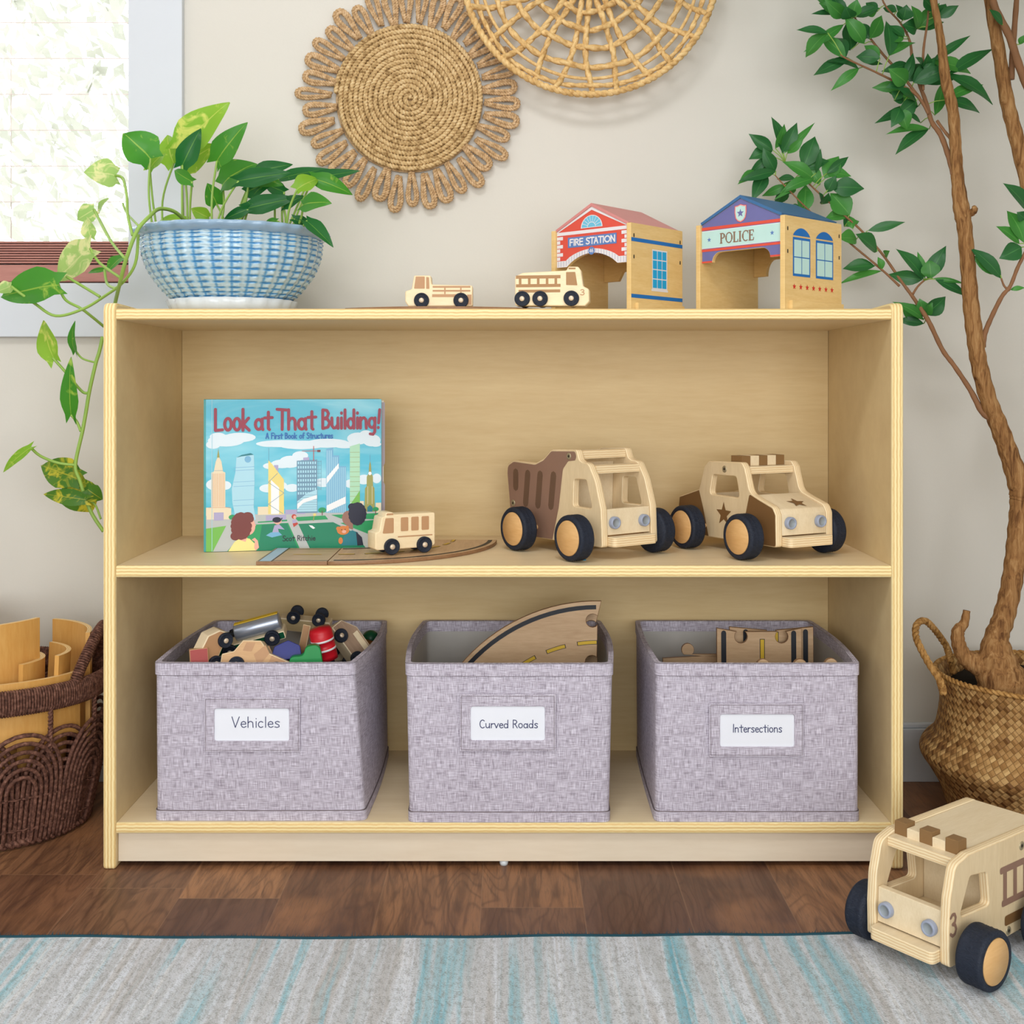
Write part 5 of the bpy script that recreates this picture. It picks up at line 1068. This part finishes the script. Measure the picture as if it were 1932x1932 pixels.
CP(m, [(1625, 1220), (1632, 980), (1648, 960), (1650, 860), (1668, 830), (1674, 740), (1683, 700), (1692, 740), (1698, 830), (1712, 860), (1714, 960), (1728, 980), (1732, 1220)], 2, OLV); CE(m, 1682, 828, 16, 18, 3, WHT); CS(m, [(1683, 700), (1683, 640)], 3, 3, STL); CP(m, [(1655, 1220), (1655, 1175), (1682, 1150), (1708, 1175), (1708, 1220)], 3, TEA); CS(m, [(1660, 960), (1660, 1140)], 4, 3, CRM); CS(m, [(1704, 960), (1704, 1140)], 4, 3, CRM)
CP(m, [(640, 1240), (840, 1235), (840, 1290), (640, 1295)], 3, LIL)
# park
CP(m, [(54, 1360), (250, 1335), (120, 1592), (54, 1592)], 3, LIM); CP(m, [(480, 1330), (860, 1318), (980, 1590), (260, 1592)], 3, GRS); CP(m, [(600, 1335), (850, 1325), (960, 1588), (560, 1590)], 4, DGR); CP(m, [(960, 1330), (1310, 1320), (1500, 1420), (1640, 1588), (1080, 1590)], 3, DGR); CP(m, [(920, 1262), (1230, 1250), (1260, 1290), (960, 1302)], 3, GRS); CP(m, [(1290, 1245), (1796, 1235), (1796, 1300), (1390, 1285)], 3, GRS); CP(m, [(1380, 1330), (1796, 1300), (1796, 1500), (1600, 1420)], 3, GRS); CP(m, [(560, 1300), (850, 1285), (850, 1300), (560, 1312)], 3, GRS)
for x, y, r in ((310, 1250, 36), (1200, 1195, 40), (1740, 1195, 32)): CE(m, x, y, r, r * .7, 4, GRS); CS(m, [(x, y + 10), (x, y + 50)], 8, 4, AUB)
CS(m, [(1118, 1245), (1112, 1300)], 8, 4, OLV); CE(m, 1124, 1240, 16, 14, 5, YEL)
# children (hair, faces, clothes)
CP(m, [(270, 1592), (330, 1500), (400, 1450), (480, 1470), (530, 1520), (545, 1590)], 5, SHT); CE(m, 468, 1345, 68, 88, 5, SKN); CP(m, [(400, 1400), (470, 1420), (440, 1500), (380, 1480)], 5, SKN); CP(m, [(520, 1320), (545, 1335), (525, 1350)], 5, SKN)
for a in range(16): q = 2 * PI * a / 16; CE(m, 400 + 62 * math.cos(q) - a * .5, 1340 + 100 * math.sin(q), 42, 40, 6, AUB, 12)
CE(m, 395, 1340, 70, 110, 6, AUB); CE(m, 460, 1245, 55, 44, 6, AUB); CE(m, 490, 1270, 32, 36, 6, AUB); CE(m, 340, 1440, 48, 44, 6, AUB)
CP(m, [(500, 1480), (530, 1460), (560, 1490), (572, 1560), (540, 1592), (524, 1560), (530, 1500)], 6, SKN)
CE(m, 755, 1295, 40, 36, 5, SKN); CE(m, 748, 1285, 44, 28, 6, NVY); CP(m, [(790, 1270), (805, 1262), (795, 1290)], 6, NVY); CP(m, [(700, 1420), (725, 1340), (770, 1330), (825, 1385), (760, 1375), (770, 1420)], 5, LIL); CP(m, [(640, 1440), (690, 1410), (770, 1410), (800, 1440), (700, 1462)], 5, JNS)
CE(m, 918, 1255, 24, 24, 5, RED); CE(m, 926, 1262, 15, 17, 6, SKN); CP(m, [(900, 1290), (940, 1285), (945, 1325), (905, 1330)], 5, LIL); CP(m, [(905, 1325), (950, 1315), (960, 1330), (915, 1362)], 6, RED)
CP(m, [(1065, 1345), (1100, 1350), (1130, 1375), (1110, 1385), (1085, 1368)], 5, WHT)
CP(m, [(1390, 1560), (1420, 1460), (1500, 1405), (1560, 1430), (1575, 1560)], 5, TEA); CP(m, [(1540, 1420), (1600, 1480), (1615, 1560), (1555, 1565)], 5, NVY); CE(m, 1460, 1280, 60, 74, 5, BSK); CP(m, [(1440, 1330), (1510, 1330), (1510, 1400), (1450, 1380)], 5, BSK); CP(m, [(1395, 1275), (1408, 1255), (1415, 1300)], 5, BSK)
for a in range(16): q = 2 * PI * a / 16; CE(m, 1555 + 62 * math.cos(q), 1240 + 88 * math.sin(q), 32, 32, 6, NVY, 12)
CE(m, 1550, 1240, 72, 96, 6, NVY); CE(m, 1500, 1165, 40, 34, 6, NVY); CE(m, 1410, 1405, 62, 46, 7, ORG); CE(m, 1360, 1385, 20, 20, 7, ORG); CE(m, 1450, 1375, 18, 18, 7, ORG); CE(m, 1420, 1418, 22, 16, 8, SKN); CE(m, 1395, 1398, 5, 6, 8, INK, 8); CE(m, 1430, 1395, 5, 6, 8, INK, 8); CE(m, 1385, 1510, 22, 34, 7, ORG)
# lettering
def CW(txt, x0, x1, yb, hh, wd, mi, ly=9, rise=0): a = cb(x0, yb); b = cb(x1, yb); write(m, txt, a[0], b[0], a[1], hh / 1528 * BH, wd / 1750 * BW, -.0003 - .00012 * ly, mi, XZ, 0, rise)
CW('Look', 140, 490, 378, 212, 30, TTL); CW('at', 530, 706, 372, 195, 30, TTL); CW('That', 750, 1140, 372, 200, 30, TTL, 9); CW('Building!', 1196, 1795, 365, 190, 29, TTL)
CW('A First Book of Structures', 640, 1310, 464, 56, 10, BLU); CW('Scot Ritchie', 805, 1135, 1500, 52, 7, INK)
CS(m, [(112, 70), (112, 1588)], 5, 8, ICE)
obj('front_cover', m, CM, t)
m = MB(); box(m, -.003, .0004, -.0002, .0135, .0, BH, 0, .0008); obj('spine', m, CM[1], t)
pg = pm('paper', rgb(236, 228, 220)); pg2 = pm('endpaper', rgb(186, 172, 180))
Mo = Matrix.Translation((0, .004, 0)) @ Matrix.Rotation(math.radians(3.2), 4, 'Z')
m = MB(); box(m, .001, BW + .0055, .001, .0035, .002, BH - .003, 0, 0, Mo); prism(m, [(BW - .004, .003), (BW + .0075, .003), (BW + .0075, .105), (BW + .004, .112), (BW + .004, .135), (BW + .0075, .142), (BW + .0075, BH - .006), (BW - .004, BH - .006)], .0003, .0008, 1, 1, (), Mo @ XZ)
obj('pages', m, [pg, pg2], t)
m = MB(); box(m, .0, BW, .0092, .0116, 0, BH, 0, .0004, Mo @ Matrix.Rotation(math.radians(1.2), 4, 'Z')); obj('back_cover', m, CM[1], t)
# ------------------------------------------------------------------ linen storage bins
def fabric_bin(label, bot, top, z0, z1, bulge, hold, card, txt, tx):
    cx = sum(p[0] for p in bot) / 4; cy = sum(p[1] for p in bot) / 4
    t = thing('fabric_bin', label, 'storage bin', (cx, cy, z0), (0, 0, 0), 'linen storage bins on the bottom shelf')
    def loop(u, d=0.0):
        c = [(bot[i][0] * (1 - u) + top[i][0] * u, bot[i][1] * (1 - u) + top[i][1] * u) for i in range(4)]
        if d: c = off(c, d)
        a = rp(c, .013, 4); out = []
        for i in range(4):
            out += a[i * 5:(i + 1) * 5]; p = V(a[i * 5 + 4]); q = V(a[((i + 1) % 4) * 5]); e = (q - p); nn = V((e.y, -e.x)).normalized(); b = bulge[i]
            for k in range(1, 8): s = k / 8; w = p + e * s + nn * (b * math.sin(PI * s) * (.35 + .65 * u)); out.append(tuple(w))
        return out
    def shell(m, us, d, mi, z_=lambda u: z0 + (z1 - z0) * u):
        ls = [(loop(u, d), z_(u)) for u in us]; n = len(ls[0][0]); per = [0.0]; L = ls[0][0]
        for i in range(n): per.append(per[-1] + (V(L[i]) - V(L[(i + 1) % n])).length)
        vs = [(p[0], p[1], z) for l, z in ls for p in l]; fs = []; uv = []
        for k in range(len(ls) - 1):
            for i in range(n): j = (i + 1) % n; fs.append([k * n + i, k * n + j, (k + 1) * n + j, (k + 1) * n + i]); uv.append([(per[i], ls[k][1]), (per[i + 1], ls[k][1]), (per[i + 1], ls[k + 1][1]), (per[i], ls[k + 1][1])])
        m.add(vs, fs, mi, uv, True)
    us = [i / 8 for i in range(9)]
    m = MB(); shell(m, us, 0, 0); shell(m, us, .005, 1); l = loop(0, .002); m.add([(p[0], p[1], z0 + .0008) for p in l], [list(range(len(l)))], 1)
    a = loop(1); b = loop(1, .005); n = len(a); m.add([(p[0], p[1], z1) for p in a] + [(p[0], p[1], z1) for p in b], [[i, (i + 1) % n, n + (i + 1) % n, n + i] for i in range(n)], 0, [[(.01 * i, 0), (.01 * i + .01, 0), (.01 * i + .01, .005), (.01 * i, .005)] for i in range(n)])
    obj('bin_body', m, [linen, lining], t, True, False)
    for nm, ua, ub in (('top_hem', .925, 1.0), ('bottom_hem', .0, .062)):
        m = MB(); pa = [ua, ua + .006, ub - .006 if ub == 1.0 else ub - .006, ub]; zf = lambda u: z0 + (z1 - z0) * u
        shell(m, [ua, (ua + ub) / 2, ub], -.0016, 0)
        if ub == 1.0:
            shell(m, [ua, 1.0], .0062, 0)
            a = loop(1, -.0016); b = loop(1, .0062); n = len(a); m.add([(p[0], p[1], z1 + .0006) for p in a] + [(p[0], p[1], z1 + .0006) for p in b], [[i, (i + 1) % n, n + (i + 1) % n, n + i] for i in range(n)], 0, [[(.01 * i, 0), (.01 * i + .01, 0), (.01 * i + .01, .008), (.01 * i, .008)] for i in range(n)])
        us_ = ua if ub == 1.0 else ub; a = loop(us_, -.0002); tube(m, [(p[0], p[1], z0 + (z1 - z0) * us_) for p in a], .0009, 5, 1, True)
        obj(nm, m, [linen, seam_m], t, True, False)
    y0 = (bot[0][1] + bot[1][1] + top[0][1] + top[1][1]) / 4 - bulge[0] * .7
    M = xf((0, y0, 0), (1, 0, 0), (0, 0, 1), (0, -1, 0)); S = y0 / FPX
    R = lambda r: rect((r[0] - 966) * S, ZC + (727 - r[3]) * S, (r[2] - 966) * S, ZC + (727 - r[1]) * S)
    m = MB(); prism(m, rp(R(hold), .0012, 2), 0, .0030, 0, 0, [rp(R(card), .004, 3)], M, .0007)
    q = R(hold); 
    for i in range(4): a = q[i]; b = q[(i + 1) % 4]; c = off(q, .0028); stroke(m, [c[i], c[(i + 1) % 4]], .0006, .0033, 1, M)
    m.uv = [[(u, v) for u, v in f] for f in m.uv]
    h = obj('label_holder', m, [linen, seam_m], t, True)
    q = R(card); m = MB(); prism(m, off(q, -.003), .0004, .0011, 0, 0, (), M); a = ((tx[0] - 966) * S, ZC + (727 - tx[3]) * S); b = ((tx[2] - 966) * S, ZC + (727 - tx[1]) * S)
    write(m, txt, a[0], b[0], a[1], b[1] - a[1], .0013, .0014, 1, M); o = obj('label_card', m, [card_m, ink], h, True); o['label'] = 'white card with handwriting'
    return t
zb = ZB + .0004
fabric_bin('linen bin with card reading Vehicles, full of small wooden cars', [(-.5465, 1.8035), (-.2245, 1.8035), (-.2235, 2.130), (-.540, 2.130)], [(-.549, 1.806), (-.2425, 1.806), (-.2265, 2.133), (-.538, 2.133)], zb, .3105, [.002, .010, 0, .006], (385.5, 1315, 567, 1418), (405, 1336, 546, 1397), 'Vehicles', (438, 1352, 530, 1372))
fabric_bin('linen bin with card reading Curved Roads, in the middle of the bottom shelf', [(-.1577, 1.797), (.1488, 1.797), (.152, 2.128), (-.153, 2.128)], [(-.163, 1.802), (.1545, 1.802), (.1595, 2.133), (-.1600, 2.133)], zb, .3105, [.002, .008, 0, .008], (867, 1309, 1049, 1417), (888, 1332, 1028, 1396), 'Curved Roads', (905, 1358, 1016, 1373))
fabric_bin('linen bin with card reading Intersections, at the right end of the bottom shelf', [(.2190, 1.799), (.5310, 1.799), (.541, 2.130), (.2255, 2.130)], [(.2205, 1.803), (.5325, 1.803), (.541, 2.133), (.2240, 2.133)], zb, .3105, [.002, .008, 0, .004], (1337, 1326, 1516, 1427), (1358, 1347, 1498, 1408), 'Intersections', (1382, 1366, 1476, 1381))
# road tiles standing in the middle bin
E90 = PI / 2
curved_road('large curved road tile standing upright in the Curved Roads bin, in front', (.150, 1.955, .0745), (E90 - .08, 0, E90), .298, .135, ((.26, -1), (.72, -1)), ((.26, -1), (.72, 1)), 'curved road tiles in the middle bin') if False else None
def upright(label, ox, oz, y, R, r, lean, roll=0.0, f1=()):
    t = thing('curved_road', label, 'road tile', (ox, y, oz), (lean, 0, 0)); m = MB()
    Mr = xf((0, 0, 0), (-1, 0, 0), (0, 0, 1), (0, -1, 0)) @ Matrix.Rotation(roll, 4, 'Z')
    prism(m, curve_outline(R, r, (), f1), 0, .0075, 0, 1, (), Mr, .0008); curve_marks(m, R, r, .0078, Mr); obj('road_board', m, ROADM, t); return t
upright('curved road tile with thick black edge line standing tallest in the Curved Roads bin', .1430, .0745, 1.960, .302, .165, -.05, .022, ((.24, 1), (.74, 1)))
upright('curved road tile showing only its end behind the tallest one in the Curved Roads bin', .1430, .0745, 2.0, .288, .165, -.04, .024, ((.3, 1),))
# road tiles standing in the right bin
def board_tile(label, x, z0_, y, w_, h_, lean, top, lines, dashes, rz=0.0, yaw=0.0):
    t = thing('road_tile', label, 'road tile', (x, y, z0_), (lean, rz, yaw)); m = MB()
    o = [(w_ / 2, 0), ] + edge_with((w_ / 2, h_), (-w_ / 2, h_), [(f, s) for f, s in top])[0:] + [(-w_ / 2, h_), (-w_ / 2, 0)]
    o = [(-w_ / 2, 0), (w_ / 2, 0)] + edge_with((w_ / 2, h_), (-w_ / 2, h_), [(f, -s) for f, s in top])[0:] + [(-w_ / 2, h_)]
    M = xf((0, 0, 0), (1, 0, 0), (0, 0, 1), (0, -1, 0)); prism(m, o, 0, .0075, 0, 1, (), M, .0006)
    for lx in lines: stroke(m, [(lx, .01), (lx, h_ - .008)], .0085, .0078, 2, M)
    for lx, a, b in dashes: poly(m, rect(lx - .0042, a, lx + .0042, b), .0078, 2, M); poly(m, rect(lx - .0031, a + .001, lx + .0031, b - .001), .0080, 3, M)
    obj('road_board', m, ROADM, t); return t
board_tile('upright road tile with two sockets and yellow dash in the Intersections bin', .417, .0712, 1.985, .143, .256, -.03, ((.235, -1), (.715, -1)), (-.060, .058), ((0.005, .15, .238),))
board_tile('road tile mostly hidden behind the two socket tile in the Intersections bin', .442, .0712, 2.005, .143, .254, -.03, ((.5, -1),), (-.044, .058), ((.008, .17, .246),))
board_tile('pale road tile with a single round knob at the left of the Intersections bin', .318, .0712, 2.03, .115, .194, -.06, ((.62, 1), (.08, 1)), (), ((0, .05, .1),))
board_tile('front road tile whose knob tips show above the Intersections bin rim', .404, .0712, 1.838, .12, .2135, -.02, ((.12, 1), (.60, 1)), (), ((0, .05, .1),))
board_tile('small road tile with a knob tip near the right front corner of the Intersections bin', .498, .0712, 1.838, .04, .2145, -.02, ((.5, 1),), (), ((0, .05, .1),))
# small vehicles heaped in the left bin
def Q6(x, y, Y): return P(340 + x * .207, 1150 + y * .207, Y)
def hv(name, label, o, th, loc, rot, wh, prints, mats, cat='toy car', cutr=.003): return mini(name, label, cat, o, th, tuple(loc), rot, wh, prints, mats, 'small vehicles in the Vehicles bin', cutr)
suv = [(0, .008), (0, .026), (.018, .032), (.030, .050), (.058, .052), (.074, .034), (.112, .022), (.114, .008)]
hv('toy_car', 'tan wooden car with brown stripes lying at the front of the Vehicles bin', suv, .03, Q6(372, 560, 1.845), (-.25, .10, 0), [(.026, .012, .0125), (.088, .011, .0115)], [(2, [rp([(.032, .034), (.036, .047), (.050, .048), (.046, .034)], .001), [(.050, .030), (.066, .046), (.074, .034), (.060, .012)], [(.078, .031), (.112, .021), (.112, .012), (.072, .012)]])], [wood('heap_tan_wood', rgb(196, 152, 104), rgb(216, 174, 126)), toy_face, tan_print])
green = plain('green_paint', rgb(10, 82, 52), .4); lgreen = plain('bright_green_paint', rgb(16, 142, 68), .4); redp = plain('red_barrel_paint', rgb(206, 24, 40), .35); bluep = plain('deep_blue_paint', rgb(40, 48, 130), .4); silver = plain('silver_paint', rgb(176, 184, 200), .28, .5, .6); orangep = plain('orange_paint', rgb(150, 90, 30), .5); redbrown = plain('dull_red_paint', rgb(170, 70, 66), .5)
def rotm(eul): return Euler(eul).to_matrix().to_4x4()
t = hv('toy_tanker', 'silver tanker with green base lying across the Vehicles bin', [(0, .008), (0, .030), (.012, .030), (.030, .022), (.116, .022), (.116, .008)], .03, Q6(352, 440, 1.915), (.25, -.26, .06), [(.095, .016, .0125), (.024, .012, .0125)], [(2, [rect(.004, .0225, .013, .0285), rect(.0155, .021, .024, .027)])], [green, toy_pale, light_blue], 'toy truck')
m = MB(); lathe(m, [(0, 0), (.013, 0), (.014, .002), (.014, .072), (.013, .074), (0, .074)], 28, 0, xf((.038, 0, .0345), (0, 1, 0), (0, 0, 1), (1, 0, 0))); obj('tank', m, silver, t)
m = MB(); box(m, .04, .112, -.004, .004, .0486, .0502, 0, .0004); obj('tank_rail', m, yellow_print, t)
hv('toy_wagon', 'upturned wooden wagon with two black wheels up at the back of the Vehicles bin', [(0, .012), (0, .034), (.090, .034), (.090, .012)], .03, Q6(1385, 205, 2.06) + V((0, 0, .032)), (PI - .1, -.10, PI), [(.020, .008, .0115), (.064, .008, .0115)], [], [wood('heap_grey_wood', rgb(176, 152, 110), rgb(206, 184, 140)), toy_pale])
t = thing('toy_barrel', 'red toy barrel with two white rings standing in the Vehicles bin', 'toy', tuple(Q6(1335, 450, 1.892)), (.10, -.20, 0), 'small vehicles in the Vehicles bin')
m = MB(); r_ = .0186; lathe(m, [(0, 0), (r_, 0), (r_, .006), (r_, .016), (r_ * 1.02, .0162), (r_ * 1.02, .019), (r_, .0192), (r_, .031), (r_ * 1.02, .0312), (r_ * 1.02, .034), (r_, .0342), (r_, .046), (r_ * .9, .0515), (0, .054)], 40, lambda j: 1 if j in (4, 5, 8, 9) else 0); obj('barrel', m, [redp, white_print], t)
m = MB(); lathe(m, [(.0, -.014), (.012, -.014), (.012, .0), (0, .0)], 24, 0); obj('foot', m, tire_m, t)
def block(name, label, o, d, loc, rot, mats, cat='toy'):
    t = thing(name, label, cat, tuple(loc), rot, 'small vehicles in the Vehicles bin'); m = MB(); prism(m, o, -d / 2, d / 2, 0, 1, (), XZ, .001); obj('body', m, mats, t); return t
block('toy_engine', 'bright green rounded toy piece beside the red barrel in the Vehicles bin', rp([(0, 0), (0, .018), (.022, .018), (.026, .032), (.048, .034), (.052, 0)], [.004, .01, .008, .014, .012, .004], 6), .03, Q6(1000, 530, 1.848), (-.1, -.05, .15), [lgreen, lgreen])
block('toy_block', 'dark blue toy block between the tanker and the green piece in the Vehicles bin', rp([(0, 0), (.008, .022), (.030, .030), (.048, .020), (.050, 0)], .004), .03, Q6(820, 480, 1.875), (-.35, -.05, .2), [bluep, bluep])
block('wooden_plank', 'narrow plain wooden plank leaning by the red barrel in the Vehicles bin', rect(0, 0, .013, .056), .008, Q6(1065, 440, 1.925), (-.1, .18, -.2), [tan_print, toy_face])
hv('toy_car', 'wooden car on its side with a black wheel at the left of the Vehicles bin', [(0, .008), (.002, .032), (.02, .042), (.05, .040), (.064, .024), (.064, .008)], .026, Q6(300, 560, 1.865), (.2, -1.15, .5), [(.014, .010, .012), (.052, .010, .012)], [], [tan_print, toy_pale])
hv('toy_car', 'dark car with black wheels lying behind the left wooden car in the Vehicles bin', [(0, .008), (.0, .028), (.06, .028), (.06, .008)], .026, Q6(270, 330, 1.965), (1.2, -.1, .3), [(.014, .010, .0125), (.046, .010, .0125)], [], [plain('dark_green_car', rgb(18, 40, 44), .5), black])
block('toy_block', 'small red and navy striped toy block at the left front of the Vehicles bin', rp(rect(0, 0, .028, .025), .002), .03, Q6(90, 510, 1.838), (-.15, -.06, .3), [redbrown, tan_print])
hv('toy_car', 'grey brown wooden car leaning right of the red barrel in the Vehicles bin', [(0, .006), (0, .028), (.025, .044), (.075, .044), (.085, .026), (.085, .006)], .03, Q6(1325, 200, 1.95), (-.7, .95, 0), [(.02, .010, .0115), (.066, .010, .0115)], [(2, [rect(.03, .03, .07, .04)])], [wood('heap_brown_wood', rgb(150, 122, 100), rgb(182, 154, 130)), toy_pale, toy_pale])
hv('toy_car', 'pale upturned car with black wheels at the right back of the Vehicles bin', [(0, .010), (0, .03), (.06, .03), (.06, .010)], .028, Q6(1670, 330, 2.02) + V((0, 0, .012)), (PI, .12, PI), [(.014, .008, .011), (.048, .008, .011)], [], [toy_pale, toy_pale])
hv('toy_car', 'black wheeled car wedged against the right wall of the Vehicles bin', [(0, .010), (0, .03), (.05, .03), (.05, .010)], .026, Q6(1490, 340, 2.03), (.5, 1.15, .4), [(.012, .008, .0125), (.04, .008, .0125)], [], [toy_pale, black])
t = thing('toy_ball', 'dark green round toy piece in the right back corner of the Vehicles bin', 'toy', tuple(Q6(1735, 265, 2.06)), (0, 0, 0), 'small vehicles in the Vehicles bin'); m = MB(); lathe(m, [(0, -.015)] + [(.0148 * math.cos(a), .0148 * math.sin(a)) for a in [PI * (-.5 + i / 12) for i in range(1, 12)]] + [(0, .015)], 24, 0); obj('knob', m, green, t)
block('toy_block', 'orange brown toy block beneath the dark green ball in the Vehicles bin', rp(rect(0, 0, .03, .024), .002), .03, Q6(1650, 410, 2.03), (.1, .3, .2), [orangep, orangep])
# ------------------------------------------------------------------ brown wicker basket with bent wood sheets
KX, KY = -.915, 1.985
t = thing('wicker_basket', 'dark brown wicker basket with looped sides on the floor left of the bookshelf', 'basket', (KX, KY, 0))
def rxy(z): 
    u = z / .25; f = .86 + .14 * math.sin(PI * min(1, u * .95) * .62) / math.sin(PI * .62 * .75) if u < 1.2 else 1
    return .222 * min(f, 1.0), .176 * min(f, 1.0)
def bp(th, z, d=0.0): rx, ry = rxy(z); return V((KX + (rx + d) * math.cos(th), KY + (ry + d) * math.sin(th), z))
m = MB()
rope(m, [bp(2 * PI * i / 120, .008) for i in range(121)], .0030, .0042, 2, .022, .003, 6); obj('base_ring', m, wick, t, True)
m = MB(); pts = [bp(2 * PI * i / 160, .238) for i in range(161)]
for dz, dd in ((-.012, 0), (0, 0), (.011, 0)): tube(m, [p + V((0, 0, dz)) for p in pts], .006, 8)
T, N_, B_ = frames(pts); L = resample(pts, .0042)
for i, p in enumerate(L[:-1]):    # strip wound over the rim
    d = (L[i + 1] - p).normalized(); o_ = V((d.y, -d.x, 0)); c = []
    for k in range(13):
        a = 2 * PI * k / 12; c.append(p + d * (.0012 * math.cos(a)) + o_ * (.0075 * math.cos(a)) + V((0, 0, .0195 * math.sin(a))))
    tube(m, c[:-1], .0021, 5, 0, True)
obj('rim', m, wick, t, True)
def arch(th, dth, lay):
    m = MB()
    for k in range(6):
        w_ = dth * (1 - .13 * k); top = .186 - .0135 * k; zs = .085; pts = []
        for i in range(9): pts.append(bp(th - w_, .006 + (zs - .006) * i / 8, lay))
        for i in range(1, 16): a = PI * i / 16; pts.append(bp(th - w_ * math.cos(a), zs + (top - zs) * math.sin(a) ** .8, lay))
        for i in range(9): pts.append(bp(th + w_, zs - (zs - .006) * i / 8, lay))
        tube(m, pts, .0036, 6)
    for z_ in (.03, .082): tube(m, [bp(th + dth * (i / 8 - 1), z_ + .001 * (i % 2), lay + .0035 * (1 if i % 2 else -1)) for i in range(17)], .0016, 5)
    return obj('woven_arch', m, wick, t, True)
for i in range(18): arch(2 * PI * i / 18 - 1.2, .33, .003 if i % 2 else -.003)
for i in range(13):
    th_ = 2 * PI * i / 13 - 1.13; m = MB(); rope(m, [bp(th_, z_, .002) for z_ in (.225, .20, .175, .15)], .002, .0026, 2, .012, .002, 5); tube(m, [bp(th_, .15, 0), bp(th_, .006, 0)], .003, 6); obj('upright_tie', m, wick, t, True)
def handle(a0, a1):
    m = MB(); pts = []
    for i in range(25): u = i / 24; q = bp(a0 + (a1 - a0) * u, .24, -.002); q.z += .088 * math.sin(PI * u) ** .75; pts.append(q)
    tube(m, pts, .0068, 10)
    for p, q in zip(resample(pts, .004), resample(pts, .004)[1:]):
        d = (q - p).normalized(); n_ = d.orthogonal().normalized(); b_ = d.cross(n_); tube(m, [p + n_ * (.0078 * math.cos(2 * PI * k / 10)) + b_ * (.0078 * math.sin(2 * PI * k / 10)) for k in range(10)], .0021, 5, 0, True)
    return obj('handle', m, wick, t, True)
handle(-.42, .62); handle(PI - .52, PI + .52)
m = MB(); 
for k in range(9): a = PI * k / 9; tube(m, [bp(a, .010), bp(a + PI, .010)], .0035, 6)
obj('basket_floor', m, wick, t, True)
def bent(label, cx, cy, R, a0, a1, z0_, z1_, th=.0075, tilt=(0, 0, 0), sy=1.0, group='bent wood sheets in the wicker basket', nm='bent_wood_sheet'):
    t = thing(nm, label, 'wooden arc', (cx, cy, z0_), tilt, group); a0, a1 = math.radians(a0), math.radians(a1); n = 36; o = [((R) * math.cos(a0 + (a1 - a0) * i / n), sy * R * math.sin(a0 + (a1 - a0) * i / n)) for i in range(n + 1)]
    i_ = [((R - th) * math.cos(a1 + (a0 - a1) * i / n), (sy * R - th) * math.sin(a1 + (a0 - a1) * i / n)) for i in range(n + 1)]
    m = MB(); z1 = z1_ - z0_; lp = o + i_; N2 = len(lp)
    vs = [(p[0], p[1], 0) for p in lp] + [(p[0], p[1], z1) for p in lp]; fs = []; mi = []; uv = []
    for k in range(N2): j = (k + 1) % N2; fs.append([k, j, N2 + j, N2 + k]); mi.append(0); uv.append([(k * .01, 0), (k * .01 + .01, 0), (k * .01 + .01, z1), (k * .01, z1)])
    for zz in (0, N2):
        for k in range(n): fs.append([zz + k, zz + k + 1, zz + N2 - 2 - k, zz + N2 - 1 - k]); mi.append(1); uv.append([(k * .01, 0), (k * .01 + .01, 0), (k * .01 + .01, th), (k * .01, th)])
    m.add(vs, fs, mi, uv); obj('curved_sheet', m, [bent_m, bent_edge], t); return t
bent('long bent wood sheet lining the front inside of the wicker basket rim', KX, KY, .207, -150, -14, .165, .266, .0075, (0, 0, 0), .164 / .207)
bent('tall bent wood sheet with straight right edge at left in the wicker basket', -.935, 1.995, .165, -88, -19, .12, .354)
bent('quarter round bent wood sheet standing at the back right of the wicker basket', -.855, 1.955, .148, 8, 74, .12, .322)
bent('mid height bent wood sheet in front of the quarter round one in the wicker basket', -.857, 1.928, .118, -12, 62, .12, .300, .0075, (-.05, .03, 0))
bent('innermost narrow bent wood sheet in the wicker basket', -.878, 1.918, .106, -25, 50, .12, .288, .0095, (-.05, 0, 0))
bent('bent wood sheet peeking out behind the tall one in the wicker basket', -.985, 2.02, .09, 0, 95, .12, .352)
